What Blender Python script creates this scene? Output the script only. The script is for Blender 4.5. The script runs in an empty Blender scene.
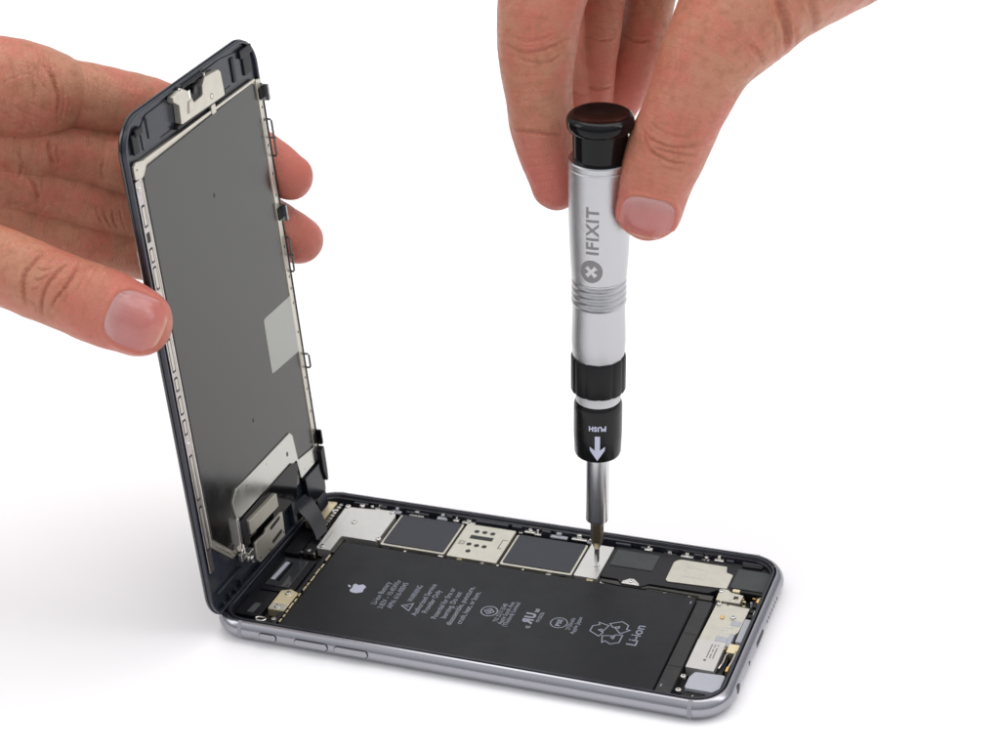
import bpy, bmesh, math, random
import numpy as np
from mathutils import Vector, Matrix, noise
random.seed(7)
S_ = bpy.context.scene
COL = S_.collection
S_.unit_settings.scale_length = 0.01      # one unit is a centimetre

# ------------------------------------------------------------------ camera
CAM = Vector((27.40282314, -43.5062684, 35.52336258))
RX = Vector((0.93679441, 0.34553127, -0.05499438))
UX = Vector((-0.11938529, 0.46342461, 0.87805739))
FX = Vector((-0.32888203, 0.81599373, -0.47538493))
cd = bpy.data.cameras.new('camera'); cam = bpy.data.objects.new('camera', cd); COL.objects.link(cam)
cam.matrix_world = Matrix(((RX.x, UX.x, -FX.x, CAM.x), (RX.y, UX.y, -FX.y, CAM.y), (RX.z, UX.z, -FX.z, CAM.z), (0, 0, 0, 1)))
cd.sensor_width = 36; cd.lens = 36 * 2.06934278; cd.clip_start = 1; cd.clip_end = 3000
cd.dof.use_dof = True; cd.dof.focus_distance = 59.5; cd.dof.aperture_fstop = 0.22
S_.camera = cam
# ------------------------------------------------------------------ light
S_.view_settings.view_transform = 'Standard'; S_.view_settings.look = 'None'
S_.view_settings.exposure = 0.15; S_.view_settings.gamma = 1
W = bpy.data.worlds.new('World'); S_.world = W; W.use_nodes = True
nt = W.node_tree; bg = nt.nodes['Background']
tc = nt.nodes.new('ShaderNodeTexCoord'); sp = nt.nodes.new('ShaderNodeSeparateXYZ'); cr = nt.nodes.new('ShaderNodeValToRGB')
nt.links.new(tc.outputs['Generated'], sp.inputs[0]); nt.links.new(sp.outputs['Z'], cr.inputs[0]); nt.links.new(cr.outputs[0], bg.inputs[0])
e = cr.color_ramp.elements
e[0].position = 0.05; e[0].color = (.34, .35, .38, 1)
e[1].position = 0.75; e[1].color = (.97, .98, 1.0, 1)
bg.inputs[1].default_value = 0.85
def area(name, loc, target, size, power, col=(1, 1, 1)):
    l = bpy.data.lights.new(name, 'AREA'); l.shape = 'RECTANGLE'; l.size = size[0]; l.size_y = size[1]; l.energy = power; l.color = col
    o = bpy.data.objects.new(name, l); COL.objects.link(o); o.location = loc
    o.rotation_euler = (Vector(target) - Vector(loc)).to_track_quat('-Z', 'Y').to_euler()
    return o
area('softbox', (10, 45, 130), (6, 4, 4), (150, 130), 98000, (1, .985, .96))
area('right_fill', (95, 15, 75), (10, 4, 4), (30, 80), 18000, (1, 1, 1))  # unseen fill lamp, added to whiten the table and brighten the handle's right
area('side_softbox', (-95, -40, 75), (4, 2, 5), (50, 70), 21000, (1, 1, 1))

# ------------------------------------------------------------------ helpers
def tag(o, label=None, cat=None, group=None, kind=None):
    if label: o['label'] = label
    if cat: o['category'] = cat
    if group: o['group'] = group
    if kind: o['kind'] = kind
    return o
def empty(name, loc=(0, 0, 0), mat=None):
    o = bpy.data.objects.new(name, None); COL.objects.link(o)
    if mat is not None: o.matrix_world = mat
    else: o.location = loc
    o.empty_display_size = .5
    return o
MATS = {}
def mat(name, col, rough=.5, metal=0., bump=0., bscale=20., var=0., spec=.5, coat=0., aniso=0., vscale=3., trans=0., smear=0.):
    if name in MATS: return MATS[name]
    m = bpy.data.materials.new(name); m.use_nodes = True; t = m.node_tree; b = t.nodes['Principled BSDF']
    b.inputs['Base Color'].default_value = (*col, 1); b.inputs['Roughness'].default_value = rough; b.inputs['Metallic'].default_value = metal
    b.inputs['Specular IOR Level'].default_value = spec; b.inputs['Coat Weight'].default_value = coat
    if trans: b.inputs['Alpha'].default_value = 1 - trans
    tcn = t.nodes.new('ShaderNodeTexCoord')
    if var:
        n = t.nodes.new('ShaderNodeTexNoise'); n.inputs['Scale'].default_value = vscale; n.inputs['Detail'].default_value = 6
        mp = t.nodes.new('ShaderNodeMapRange'); mp.inputs[1].default_value = .3; mp.inputs[2].default_value = .7; mp.inputs[3].default_value = 1 - var; mp.inputs[4].default_value = 1 + var
        mx = t.nodes.new('ShaderNodeVectorMath'); mx.operation = 'SCALE'; mx.inputs[0].default_value = col
        t.links.new(tcn.outputs['Object'], n.inputs['Vector']); t.links.new(n.outputs['Fac'], mp.inputs[0]); t.links.new(mp.outputs[0], mx.inputs['Scale'])
        t.links.new(mx.outputs[0], b.inputs['Base Color'])
    if smear:
        n2 = t.nodes.new('ShaderNodeTexNoise'); n2.inputs['Scale'].default_value = 1.3; n2.inputs['Detail'].default_value = 8; n2.inputs['Roughness'].default_value = .65
        m2 = t.nodes.new('ShaderNodeMapRange'); m2.inputs[1].default_value = .35; m2.inputs[2].default_value = .7; m2.inputs[3].default_value = max(.02, rough - smear); m2.inputs[4].default_value = rough + smear
        t.links.new(tcn.outputs['Object'], n2.inputs['Vector']); t.links.new(n2.outputs['Fac'], m2.inputs[0]); t.links.new(m2.outputs[0], b.inputs['Roughness'])
    if bump:
        n = t.nodes.new('ShaderNodeTexNoise'); n.inputs['Scale'].default_value = bscale; n.inputs['Detail'].default_value = 4
        bp = t.nodes.new('ShaderNodeBump'); bp.inputs['Strength'].default_value = bump; bp.inputs['Distance'].default_value = .02
        t.links.new(tcn.outputs['Object'], n.inputs['Vector']); t.links.new(n.outputs['Fac'], bp.inputs['Height']); t.links.new(bp.outputs[0], b.inputs['Normal'])
    MATS[name] = m; return m

SPLIT = {'bright_pin', 'wall_rib', 'plastic_block', 'gold_clip', 'frame_rib', 'headphone_socket', 'wiring', 'tray_hole', 'plate_hole', 'slot', 'board_contact', 'board_edge', 'camera_contacts', 'round_sensor', 'cover_hole', 'bracket_clip', 'camera_module', 'bracket_base', 'cut_line', 'side_clip'}
def islands(bm):
    bm.verts.ensure_lookup_table(); seen = set(); out = []
    for v in bm.verts:
        if v in seen: continue
        st = [v]; seen.add(v); isl = []
        while st:
            w = st.pop(); isl.append(w)
            for e_ in w.link_edges:
                u = e_.other_vert(w)
                if u not in seen: seen.add(u); st.append(u)
        out.append(isl)
    return out
def link(name, bm_or_me, m, parent=None, smooth=0, bevel=0., seg=2):
    if name in SPLIT and isinstance(bm_or_me, bmesh.types.BMesh):
        isl = islands(bm_or_me)
        if len(isl) > 1:
            o = None
            for k in isl:
                nb = bmesh.new(); vm = {v: nb.verts.new(v.co) for v in k}
                for f in {f for v in k for f in v.link_faces}: nb.faces.new([vm[v] for v in f.verts])
                o = link_one(name, nb, m, parent, smooth, bevel, seg)
            bm_or_me.free(); return o
    return link_one(name, bm_or_me, m, parent, smooth, bevel, seg)
def link_one(name, bm_or_me, m, parent=None, smooth=0, bevel=0., seg=2):
    if isinstance(bm_or_me, bmesh.types.BMesh):
        me = bpy.data.meshes.new(name); bmesh.ops.recalc_face_normals(bm_or_me, faces=bm_or_me.faces); bm_or_me.to_mesh(me); bm_or_me.free()
    else: me = bm_or_me
    o = bpy.data.objects.new(name, me); COL.objects.link(o)
    for k in (m if isinstance(m, (list, tuple)) else [m]): me.materials.append(k)
    if parent: o.parent = parent
    if smooth:
        for p in me.polygons: p.use_smooth = True
        try: me.set_sharp_from_angle(angle=math.radians(smooth))
        except Exception: pass
    if bevel:
        b = o.modifiers.new('bevel', 'BEVEL'); b.width = bevel; b.segments = seg; b.limit_method = 'ANGLE'; b.angle_limit = math.radians(40)
        for p in me.polygons: p.use_smooth = True
        b.harden_normals = False
        w = o.modifiers.new('wn', 'WEIGHTED_NORMAL'); w.keep_sharp = True
    return o
def rpoly(pts, r, n=5):
    """round the corners of a polygon; r a number or one per corner"""
    out = []; N = len(pts)
    for i, p in enumerate(pts):
        ri = r[i] if isinstance(r, (list, tuple)) else r
        a = Vector(pts[i - 1]); b = Vector(p); c = Vector(pts[(i + 1) % N])
        if ri <= 0: out.append(tuple(b)); continue
        u = (a - b).normalized(); v = (c - b).normalized(); ang = u.angle(v)
        if ang > 3.05: out.append(tuple(b)); continue
        d = min(ri / math.tan(ang / 2), (a - b).length * .49, (c - b).length * .49); rr = d * math.tan(ang / 2)
        ctr = b + (u + v).normalized() * (rr / math.sin(ang / 2))
        s = b + u * d - ctr; t = b + v * d - ctr
        for k in range(n + 1):
            w = s.lerp(t, k / n); w = w.normalized() * rr; out.append(tuple(ctr + w))
    return out
def prism(bm, pts, z0, z1, mi=0):
    lo = [bm.verts.new((x, y, z0)) for x, y in pts]; hi = [bm.verts.new((x, y, z1)) for x, y in pts]
    n = len(pts); fs = []
    fs.append(bm.faces.new(hi)); fs.append(bm.faces.new(lo[::-1]))
    for i in range(n): fs.append(bm.faces.new((lo[i], lo[(i + 1) % n], hi[(i + 1) % n], hi[i])))
    for f in fs: f.material_index = mi
def rect(x0, y0, x1, y1): return [(x0, y0), (x1, y0), (x1, y1), (x0, y1)]
def box(bm, x0, y0, z0, x1, y1, z1, mi=0): prism(bm, rect(x0, y0, x1, y1), z0, z1, mi)
def lathe(bm, prof, c=(0, 0, 0), n=24, mi=0, ax='z'):
    rings = []
    for r, z in prof:
        ring = []
        for k in range(n):
            a = 2 * math.pi * k / n; x, y = r * math.cos(a), r * math.sin(a)
            p = (c[0] + x, c[1] + y, c[2] + z) if ax == 'z' else ((c[0] + z, c[1] + x, c[2] + y) if ax == 'x' else (c[0] + x, c[1] + z, c[2] + y))
            ring.append(bm.verts.new(p))
        rings.append(ring)
    fs = []
    for a, b in zip(rings, rings[1:]):
        for k in range(n): fs.append(bm.faces.new((a[k], a[(k + 1) % n], b[(k + 1) % n], b[k])))
    fs.append(bm.faces.new(rings[0][::-1])); fs.append(bm.faces.new(rings[-1]))
    for f in fs: f.material_index = mi
def tube(bm, pts, r, n=8, closed=False, mi=0):
    P = [Vector(p) for p in pts]; N = len(P); rings = []
    for i, p in enumerate(P):
        if closed: d = P[(i + 1) % N] - P[i - 1]
        else: d = P[min(i + 1, N - 1)] - P[max(i - 1, 0)]
        d.normalize(); a = d.orthogonal().normalized() if abs(d.z) > .9 else d.cross(Vector((0, 0, 1))).normalized(); b = d.cross(a)
        rings.append([bm.verts.new(p + a * r * math.cos(2 * math.pi * k / n) + b * r * math.sin(2 * math.pi * k / n)) for k in range(n)])
    for i in range(N if closed else N - 1):
        A, B = rings[i], rings[(i + 1) % N]
        for k in range(n): bm.faces.new((A[k], A[(k + 1) % n], B[(k + 1) % n], B[k])).material_index = mi
    if not closed:
        bm.faces.new(rings[0][::-1]).material_index = mi; bm.faces.new(rings[-1]).material_index = mi
def ribbon(bm, pts, w, closed=False):
    """flat mitred stroke in 2D -> faces at z=0"""
    P = [Vector(p) for p in pts]; N = len(P); L = []; R = []
    for i in range(N):
        a = P[i - 1] if (i or closed) else None; c = P[(i + 1) % N] if (i < N - 1 or closed) else None
        d1 = (P[i] - a).normalized() if a is not None else None; d2 = (c - P[i]).normalized() if c is not None else None
        if d1 is None: d1 = d2
        if d2 is None: d2 = d1
        n1 = Vector((-d1.y, d1.x)); n2 = Vector((-d2.y, d2.x)); m = (n1 + n2)
        m = m.normalized() if m.length > 1e-4 else n1
        k = w / 2 / max(.45, m.dot(n1))
        L.append(bm.verts.new((*(P[i] + m * k), 0))); R.append(bm.verts.new((*(P[i] - m * k), 0)))
    for i in range(N if closed else N - 1):
        j = (i + 1) % N; bm.faces.new((R[i], R[j], L[j], L[i]))
def circ(cx, cy, r, n=28, ry=None): return [(cx + r * math.cos(2 * math.pi * k / n), cy + (ry or r) * math.sin(2 * math.pi * k / n)) for k in range(n)]
def fine(bm, l):
    bmesh.ops.triangulate(bm, faces=bm.faces[:])
    for _ in range(5):
        ed = [e_ for e_ in bm.edges if e_.calc_length() > l]
        if not ed: break
        bmesh.ops.subdivide_edges(bm, edges=ed, cuts=1); bmesh.ops.triangulate(bm, faces=bm.faces[:])
def text_bm(bm, s, size, M, bold=0., fit=None, sx=1., curved=False):
    """write s as mesh letters through matrix M (baseline start at origin, x = reading direction)"""
    cu = bpy.data.curves.new('t', 'FONT'); cu.body = s; cu.size = size; cu.resolution_u = 3; cu.offset = bold; cu.space_character = 1.12 if curved else 1.0
    o = bpy.data.objects.new('t', cu); COL.objects.link(o)
    me = bpy.data.meshes.new_from_object(o.evaluated_get(bpy.context.evaluated_depsgraph_get()))
    bpy.data.objects.remove(o)
    xs = [v.co.x for v in me.vertices] or [0, 1]
    k = sx if fit is None else fit / (max(xs) - min(xs)); x0 = min(xs)
    tmp = bmesh.new(); tmp.from_mesh(me)
    if curved: fine(tmp, size * .12)
    vm = {}
    for v in tmp.verts: vm[v] = bm.verts.new(M(Vector(((v.co.x - x0) * k, v.co.y, 0))))
    for f in tmp.faces:
        try: bm.faces.new([vm[v] for v in f.verts])
        except ValueError: pass
    tmp.free(); bpy.data.meshes.remove(me)

def screw(parent, x, y, z, r=.075, up=(0, 0, 1), name='screw', m=None):
    bm = bmesh.new(); lathe(bm, [(r, -.05), (r, .0), (r * .85, .022), (r * .5, .026)], (x, y, z), 14)
    o = link(name, bm, m or MATS['steel'], parent, smooth=35)
    bm = bmesh.new(); k = r * .42
    box(bm, x - k, y - k * .28, z + .0262, x + k, y + k * .28, z + .0275); box(bm, x - k * .28, y - k, z + .0280, x + k * .28, y + k, z + .0290)
    link('cross_recess', bm, MATS['hole'], o)
    return o

# ------------------------------------------------------------------ materials
alu = mat('space_grey_aluminium', (.36, .355, .39), .24, 1.0, bump=.03, bscale=220)
lip = mat('dark_plastic_liner', (.022, .023, .032), .28, 0, var=.3, bump=.1, bscale=30)
floor_m = mat('inner_case_black', (.006, .006, .007), .5, 0, var=.4, vscale=6)
batt_m = mat('battery_black_wrap', (.009, .0095, .0115), .46, 0, bump=.12, bscale=5, var=.08, vscale=2, spec=.28, smear=.06)
shield_dark = mat('black_graphite_film', (.016, .018, .028), .42, 0, bump=.05, bscale=40)
shield_white = mat('bright_nickel_plate', (.62, .61, .59), .42, .75, var=.03, bump=.02, bscale=80)
shield_cream = mat('cream_nickel_plate', (.60, .575, .50), .36, .8, var=.05)
steel = mat('steel', (.74, .72, .69), .25, 1.0, var=.1, vscale=9)
gold = mat('gold_contact', (.85, .58, .22), .28, 1.0)
brass = mat('pale_brass_plate', (.78, .68, .46), .35, .8, var=.05)
black_pl = mat('black_plastic', (.008, .008, .010), .4, 0, var=.3, vscale=7, spec=.3)
black_gl = mat('glossy_black_plastic', (.003, .003, .0035), .10, 0, spec=.25)
grey_foam = mat('charcoal_foam', (.048, .053, .055), .7, 0, var=.1, bump=.2, bscale=60)
lilac = mat('lilac_grey_plastic', (.40, .41, .46), .45, 0, var=.03)
hole = mat('hole', (.006, .006, .007), .5, 0)
print_m = mat('pale_print', (.24, .255, .31), .55, 0)
lcd_m = mat('dark_mirror_steel', (.095, .095, .092), .19, 1.0, smear=.05)
lcd_bright = mat('bright_mirror_steel', (.55, .55, .51), .20, .9, bump=.03, bscale=2.0, smear=.05)
frame_m = mat('display_frame_plastic', (.020, .023, .034), .27, 0, var=.25, bump=.06, bscale=25)
glass_m = mat('display_glass', (.008, .009, .012), .06, 0, coat=.6)
flex_m = mat('flex_cable_film', (.006, .007, .012), .22, 0, var=.3, spec=.4)
tape_m = mat('clear_dark_film', (.035, .036, .04), .12, 0, coat=.5)
sticker_m = mat('pale_grey_sticker', (.46, .47, .44), .55, .15, bump=.03, bscale=30)
handle_m = mat('satin_aluminium', (.50, .50, .515), .25, 1.0, bump=.35, bscale=70, var=.06, vscale=60)
chrome = mat('polished_steel', (.70, .70, .72), .24, 1.0)
bit_m = mat('bit_steel', (.62, .53, .36), .24, 1.0)
engr = mat('engraving_grey', (.23, .22, .22), .5, .3)
nail_m = None

# ------------------------------------------------------------------ table surface
bm = bmesh.new()
bmesh.ops.create_grid(bm, x_segments=60, y_segments=60, size=400)
tm = mat('white_sweep_paper', (.955, .955, .965), .75, 0, bump=.03, bscale=2, spec=.2)
tb = link('table_surface', bm, tm); tag(tb, kind='structure')

# ------------------------------------------------------------------ phone body
LN, WD, RC = 15.8, 7.8, 1.12
body = empty('phone_body')
tag(body, 'opened grey smartphone body lying on the table, circuit side and black battery facing up', 'phone')
def rr(inset, n=10):
    i = inset; return rpoly([(i, i), (LN - i, i), (LN - i, WD - i), (i, WD - i)], max(.05, RC - i), n)
def sweep(bm, prof, n=10, mi=0):
    rings = [[bm.verts.new((x, y, z)) for x, y in rr(i, n)] for i, z in prof]
    for a, b in zip(rings, rings[1:]):
        N = len(a)
        for k in range(N): bm.faces.new((a[k], a[(k + 1) % N], b[(k + 1) % N], b[k])).material_index = mi
    return rings
bm = bmesh.new()
prof = [(.36 - .36 * math.cos(math.radians(a)) if 0 else .36 * (1 - math.cos(math.radians(a))), .345 + .345 * math.sin(math.radians(a))) for a in range(-90, 72, 9)]
prof += [(prof[-1][0] + .025, prof[-1][1] - .004), (prof[-1][0] + .03, .56), (prof[-1][0] + .03, .12)]
rg = sweep(bm, prof, 12)
bm.faces.new(rg[0][::-1]); bm.faces.new(rg[-1])
ch = link('case', bm, alu, body, smooth=40)
# antenna bands: thin strips following the side profile
band_m = mat('antenna_band_grey', (.28, .275, .31), .5, 0)
for x0 in (1.03, 14.72):
    for side in (0, 1):
        bm = bmesh.new(); pr = []
        for a in range(-80, 72, 8):
            i = .36 * (1 - math.cos(math.radians(a))) - .004; z = .345 + .345 * math.sin(math.radians(a)); pr.append((i, z))
        va = [bm.verts.new((x0, i if not side else WD - i, z)) for i, z in pr]; vb = [bm.verts.new((x0 + .13, i if not side else WD - i, z)) for i, z in pr]
        for k in range(len(pr) - 1): bm.faces.new((va[k], va[k + 1], vb[k + 1], vb[k]))
        link('antenna_band', bm, band_m, ch, smooth=60)
# buttons on the near side
for nm, x0, x1, hh in (('mute_switch', 1.76, 2.30, .10), ('volume_button', 2.90, 3.95, .105), ('volume_button', 4.17, 5.22, .105)):
    bm = bmesh.new(); z0 = .37; pts = rpoly([(x0, z0 - hh), (x1, z0 - hh), (x1, z0 + hh), (x0, z0 + hh)], hh * .95, 6)
    prism(bm, pts, -.035, .1)
    for v in bm.verts: v.co = Vector((v.co.x, v.co.z, v.co.y))
    link(nm, bm, alu, body, bevel=.02)
    bm = bmesh.new(); pts2 = rpoly([(x0 - .018, z0 - hh - .02), (x1 + .022, z0 - hh - .02), (x1 + .022, z0 + hh + .012), (x0 - .018, z0 + hh + .012)], hh * 1.1, 6)
    prism(bm, pts2, -.003, .1)
    for v in bm.verts: v.co = Vector((v.co.x, v.co.z, v.co.y))
    link('button_gap', bm, hole, ch)
# holes in the right end
def end_hole(y0, y1, zc, h):
    bm = bmesh.new(); prism(bm, rpoly([(y0, zc - h), (y1, zc - h), (y1, zc + h), (y0, zc + h)], h * .95, 5), LN - .1, LN + .003)
    for v in bm.verts: v.co = Vector((v.co.z, v.co.x, v.co.y))
    link('port' if y1 - y0 > .2 else 'speaker_hole', bm, hole, ch)
for k in range(7): end_hole(4.75 + k * .2 - .05, 4.75 + k * .2 + .05, .345, .05)
end_hole(3.5, 4.3, .34, .085); end_hole(2.6, 2.74, .34, .07); end_hole(1.3, 1.6, .34, .14)
# inner liner, floor
bm = bmesh.new(); rgs = sweep(bm, [(.262, .30), (.262, .615), (.285, .655), (.335, .655), (.36, .60), (.37, .56), (.40, .545), (.40, .13)], 12)
link('inner_liner', bm, lip, body, smooth=35)
bm = bmesh.new(); bm.faces.new([bm.verts.new((x, y, .135)) for x, y in rr(.3)])
link('inner_floor', bm, floor_m, body)

# battery
bat = None
bm = bmesh.new(); prism(bm, rpoly([(2.2, .42), (13.62, .42), (13.62, 5.06), (2.2, 5.06)], .08, 3), .14, .56)
bat = link('battery', bm, batt_m, body, bevel=.05, seg=3)
bm = bmesh.new()
prism(bm, rpoly([(13.64, .45), (14.1, .45), (14.1, 5.05), (13.64, 5.05)], .05, 3), .14, .50)
link('battery_end_tape', bm, mat('matte_black_tape', (.022, .022, .022), .6, 0, bump=.3, bscale=12, var=.2), bat, bevel=.03)
for y in (1.75, 3.35):
    bm = bmesh.new(); box(bm, 13.66, y, .5, 14.08, y + .03, .506); link('tape_seam', bm, hole, bat)
for (x, y) in ((13.48, 4.72), (13.74, .74)):
    bm = bmesh.new(); box(bm, x, y, .56 if x < 13.6 else .505, x + .04, y + .12, .566 if x < 13.6 else .51); link('print_mark', bm, print_m, bat)
ZB = .5635
def BM(x, y, sc=1.):            # text matrix: reading along +y, letters' tops towards -x
    return lambda v: Vector((x - v.y * sc, y + v.x, ZB))
def line(bm, s, x, y0, y1, size=.26, bold=0.004): text_bm(bm, s, size, BM(x, y0), bold, fit=y1 - y0)
bm = bmesh.new()
# the fruit emblem: body, leaf
def emblem(bm, M):
    bd = [(0, .70), (.09, .735), (.20, .765), (.31, .745), (.41, .67), (.355, .615), (.32, .54), (.32, .45), (.355, .365), (.43, .30), (.39, .19), (.32, .085), (.24, .01), (.16, 0), (.08, .03), (0, .045), (-.08, .03), (-.16, 0), (-.24, .01), (-.34, .12), (-.42, .28), (-.44, .45), (-.41, .60), (-.33, .71), (-.22, .76), (-.10, .735)]
    lf = [(0, .80), (.0, .88), (.05, .96), (.12, 1.02), (.19, 1.04), (.185, .96), (.14, .88), (.07, .82)]
    for pts in (bd, lf):
        f = bm.faces.new([bm.verts.new(M(Vector((x * .56, y * .56, 0)))) for x, y in rpoly(pts, .05, 3)])
emblem(bm, BM(3.93, 2.79))
bmesh.ops.triangulate(bm, faces=bm.faces[:])
link('fruit_emblem', bm, mat('bright_print', (.42, .44, .54), .5), bat)
def txt(lines, name='printed_text', size=.26, bold=.001):
    bm = bmesh.new()
    for s, x, y0, y1 in lines: line(bm, s, x, y0, y1, size, bold)
    return link(name, bm, print_m, bat)
txt([('Li-ion Battery', 4.57, 2.17, 3.36)], size=.25); txt([('3.82V \u2013 10.45Whr', 4.84, 2.02, 3.54)], size=.25); txt([('APN: 616-00045', 5.1, 2.1, 3.46)], size=.25)
bm = bmesh.new()
def stroke(bm, pts, x, y, w, closed=True, sc=1.):
    t = bmesh.new(); ribbon(t, pts, w, closed); M = BM(x, y); vm = {v: bm.verts.new(M(v.co * sc)) for v in t.verts}
    for f in t.faces: bm.faces.new([vm[v] for v in f.verts])
    t.free()
stroke(bm, [(.0, .0), (.38, .0), (.19, .30)], 5.64, 2.13, .035); stroke(bm, [(.19, .09), (.19, .19)], 5.64, 2.13, .03, False); stroke(bm, [(.19, .045), (.19, .065)], 5.64, 2.13, .03, False)
link('warning_triangle', bm, print_m, bat)
txt([('WARNING', 5.57, 2.58, 3.44)], size=.25, bold=.002)
txt([('Authorized Service', 5.95, 1.94, 3.62)], size=.25, bold=.002); txt([('Provider Only', 6.21, 2.16, 3.36)], size=.25, bold=.002)
txt([('Potential for fire or', 6.58, 1.96, 3.58)], size=.25, bold=.002); txt([('burning. Do not', 6.84, 2.06, 3.44)], size=.25, bold=.002)
txt([('disassemble, puncture,', 7.11, 1.78, 3.8)], size=.25, bold=.002); txt([('crush, heat, or burn.', 7.38, 1.92, 3.6)], size=.25, bold=.002)
def ring(bm, x, y, r, w):
    n = 36; a = [bm.verts.new((x + r * math.cos(t), y + r * math.sin(t), ZB)) for t in [2 * math.pi * k / n for k in range(n)]]
    b = [bm.verts.new((x + (r - w) * math.cos(t), y + (r - w) * math.sin(t), ZB)) for t in [2 * math.pi * k / n for k in range(n)]]
    for k in range(n): bm.faces.new((a[k], a[(k + 1) % n], b[(k + 1) % n], b[k]))
bm = bmesh.new(); ring(bm, 7.95, 2.76, .26, .035)
stroke(bm, [(-.15, 0), (0, .15), (.15, 0), (0, -.15)], 7.95, 2.76, .03); stroke(bm, [(-.07, -.04), (.0, .06), (.07, -.04)], 7.95, 2.76, .03)
link('certification_ring', bm, print_m, bat)
txt([('TIS 2217-2548', 8.36, 2.3, 3.24)], size=.2); txt([('Apple South Asia', 8.53, 2.22, 3.38)], size=.2); txt([('(Thailand) Limited', 8.70, 2.16, 3.4)], size=.2)
bm = bmesh.new(); text_bm(bm, 'R', .42, lambda v: BM(9.34, 2.44)(Vector((.27 - v.x, v.y, 0))), .022, fit=.25); text_bm(bm, 'U', .42, BM(9.34, 2.76), .022, fit=.25)
bmt = bm; text_bm(bm, 'c', .24, BM(9.36, 2.26), .008, fit=.12); text_bm(bm, 'us', .24, BM(9.36, 3.08), .008, fit=.18)
link('component_mark', bm, print_m, bat)
txt([('MH28356', 9.55, 2.62, 3.12)], size=.17); 
bm = bmesh.new(); ring(bm, 10.11, 2.76, .26, .03); text_bm(bm, 'PSE', .2, BM(10.18, 2.60), .006, fit=.33); link('certification_ring', bm, print_m, bat)
txt([('2750mAh', 10.52, 2.5, 3.1)], size=.19); txt([('Apple Japan', 10.70, 2.34, 3.2)], size=.19)
bm = bmesh.new()
arrow = [(-.17, .60), (.10, .60), (.22, .42), (.33, .48), (.26, .15), (-.04, .22), (.06, .30), (-.02, .42), (-.12, .27), (-.31, .36)]
arrow = [(-.30, .26), (-.12, .58), (.14, .58), (.25, .40), (.35, .45), (.27, .13), (-.05, .22), (.05, .28), (-.0, .36), (-.10, .19)]
for k in range(3):
    a = math.radians(120 * k); q = [(x * math.cos(a) - y * math.sin(a), x * math.sin(a) + y * math.cos(a)) for x, y in arrow]
    stroke(bm, q, 11.68, 2.75, .035)
link('recycling_symbol', bm, print_m, bat)
txt([('Li-ion', 12.58, 2.28, 3.28)], size=.42, bold=.006)

# circuit shields
def plate(name, pts, z1, m, r=.04, z0=.2, par=body, bev=.012):
    bm = bmesh.new(); prism(bm, rpoly(pts, r, 4), z0, z1); return link(name, bm, m, par, bevel=bev)
Lp = plate('cable_shield_plate', [(1.42, 6.95), (1.5, 7.05), (2.1, 7.1), (3.08, 7.22), (3.2, 6.9), (3.2, 5.42), (1.98, 5.42), (1.98, 4.58), (1.5, 4.58)], .5, shield_white, .05)
for x, y in ((1.5, 7.05), (1.93, 7.22), (3.02, 7.1), (3.2, 5.55), (2.07, 6.25), (1.66, 4.72)): screw(body, x, y, .515, .095)
bm = bmesh.new(); box(bm, 1.62, 4.95, .5, 1.645, 6.8, .508); link('fold_line', bm, MATS['steel'], Lp)
plate('camera_bracket', [(.45, 5.95), (1.02, 5.85), (1.05, 7.25), (.5, 7.2)], .48, brass, .06)
def shield(x0, y0, x1, y1):
    s = plate('chip_shield', rect(x0, y0, x1, y1), .46, shield_cream, .06)
    plate('shield_film', rect(x0 + .07, y0 + .09, x1 - .07, y1 - .02), .485, shield_dark, .05, .455, s, .008)
    return s
shield(3.32, 5.36, 5.48, 7.13); shield(7.3, 5.33, 9.62, 7.02)
sim = plate('sim_card_tray', rect(5.58, 5.28, 7.22, 7.14), .5, shield_cream, .05)
bm = bmesh.new()
for x, y in ((6.03, 6.78), (6.29, 6.79), (6.56, 6.78), (6.04, 6.05), (6.3, 6.03), (6.55, 6.03), (6.15, 5.68)): prism(bm, circ(x, y, .085, 14), .45, .5035)
prism(bm, rpoly(rect(5.93, 6.36, 6.68, 6.56), .03, 3), .45, .5035)
link('tray_hole', bm, hole, sim)
bm = bmesh.new()
for x0, y0, x1, y1 in ((6.98, 6.05, 7.0, 6.55), (6.98, 6.53, 7.14, 6.55), (6.98, 6.05, 7.1, 6.07)): box(bm, x0, y0, .499, x1, y1, .504)
link('cut_line', bm, hole, sim)
bm = bmesh.new()
for i in range(7):
    for j in range(5):
        if random.random() < .55: box(bm, 5.68 + i * .03, 5.98 + j * .045, .499, 5.708 + i * .03, 6.022 + j * .045, .503)
link('etched_code', bm, mat('etch_brown', (.35, .32, .28), .6, .3), sim)
wp = plate('connector_cover_plate', rect(9.70, 5.3, 10.44, 7.08), .5, shield_white, .03)
screw(body, 10.24, 5.95, .51, .09)
# loudspeaker module
sp_ = plate('loudspeaker_module', [(10.46, 5.55), (11.0, 5.55), (11.25, 5.3), (11.75, 5.3), (12.0, 5.55), (13.8, 5.55), (14.1, 5.85), (15.45, 5.85), (15.45, 7.3), (10.46, 7.25)], .44, black_pl, .1)
plate('foam_pad', rect(10.56, 6.2, 11.9, 7.05), .46, grey_foam, .04, .435, sp_, .006)
sg = plate('speaker_cover', [(12.42, 5.78), (14.30, 5.88), (14.30, 6.62), (14.08, 6.70), (14.02, 7.0), (12.40, 7.02)], .475, shield_cream, [.12, .05, .05, .08, .05, .25], .435, sp_, .012)
bm = bmesh.new(); c = [(12.83, 6.17), (13.5, 6.17), (13.5, 6.65), (12.83, 6.65)]; ribbon(bm, c, .022, True)
for v in bm.verts: v.co.z = .4785
link('embossed_rectangle', bm, MATS['steel'], sg)
plate('foam_pad', rect(14.38, 5.98, 15.44, 6.98), .47, grey_foam, .05, .435, sp_, .006)
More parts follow.
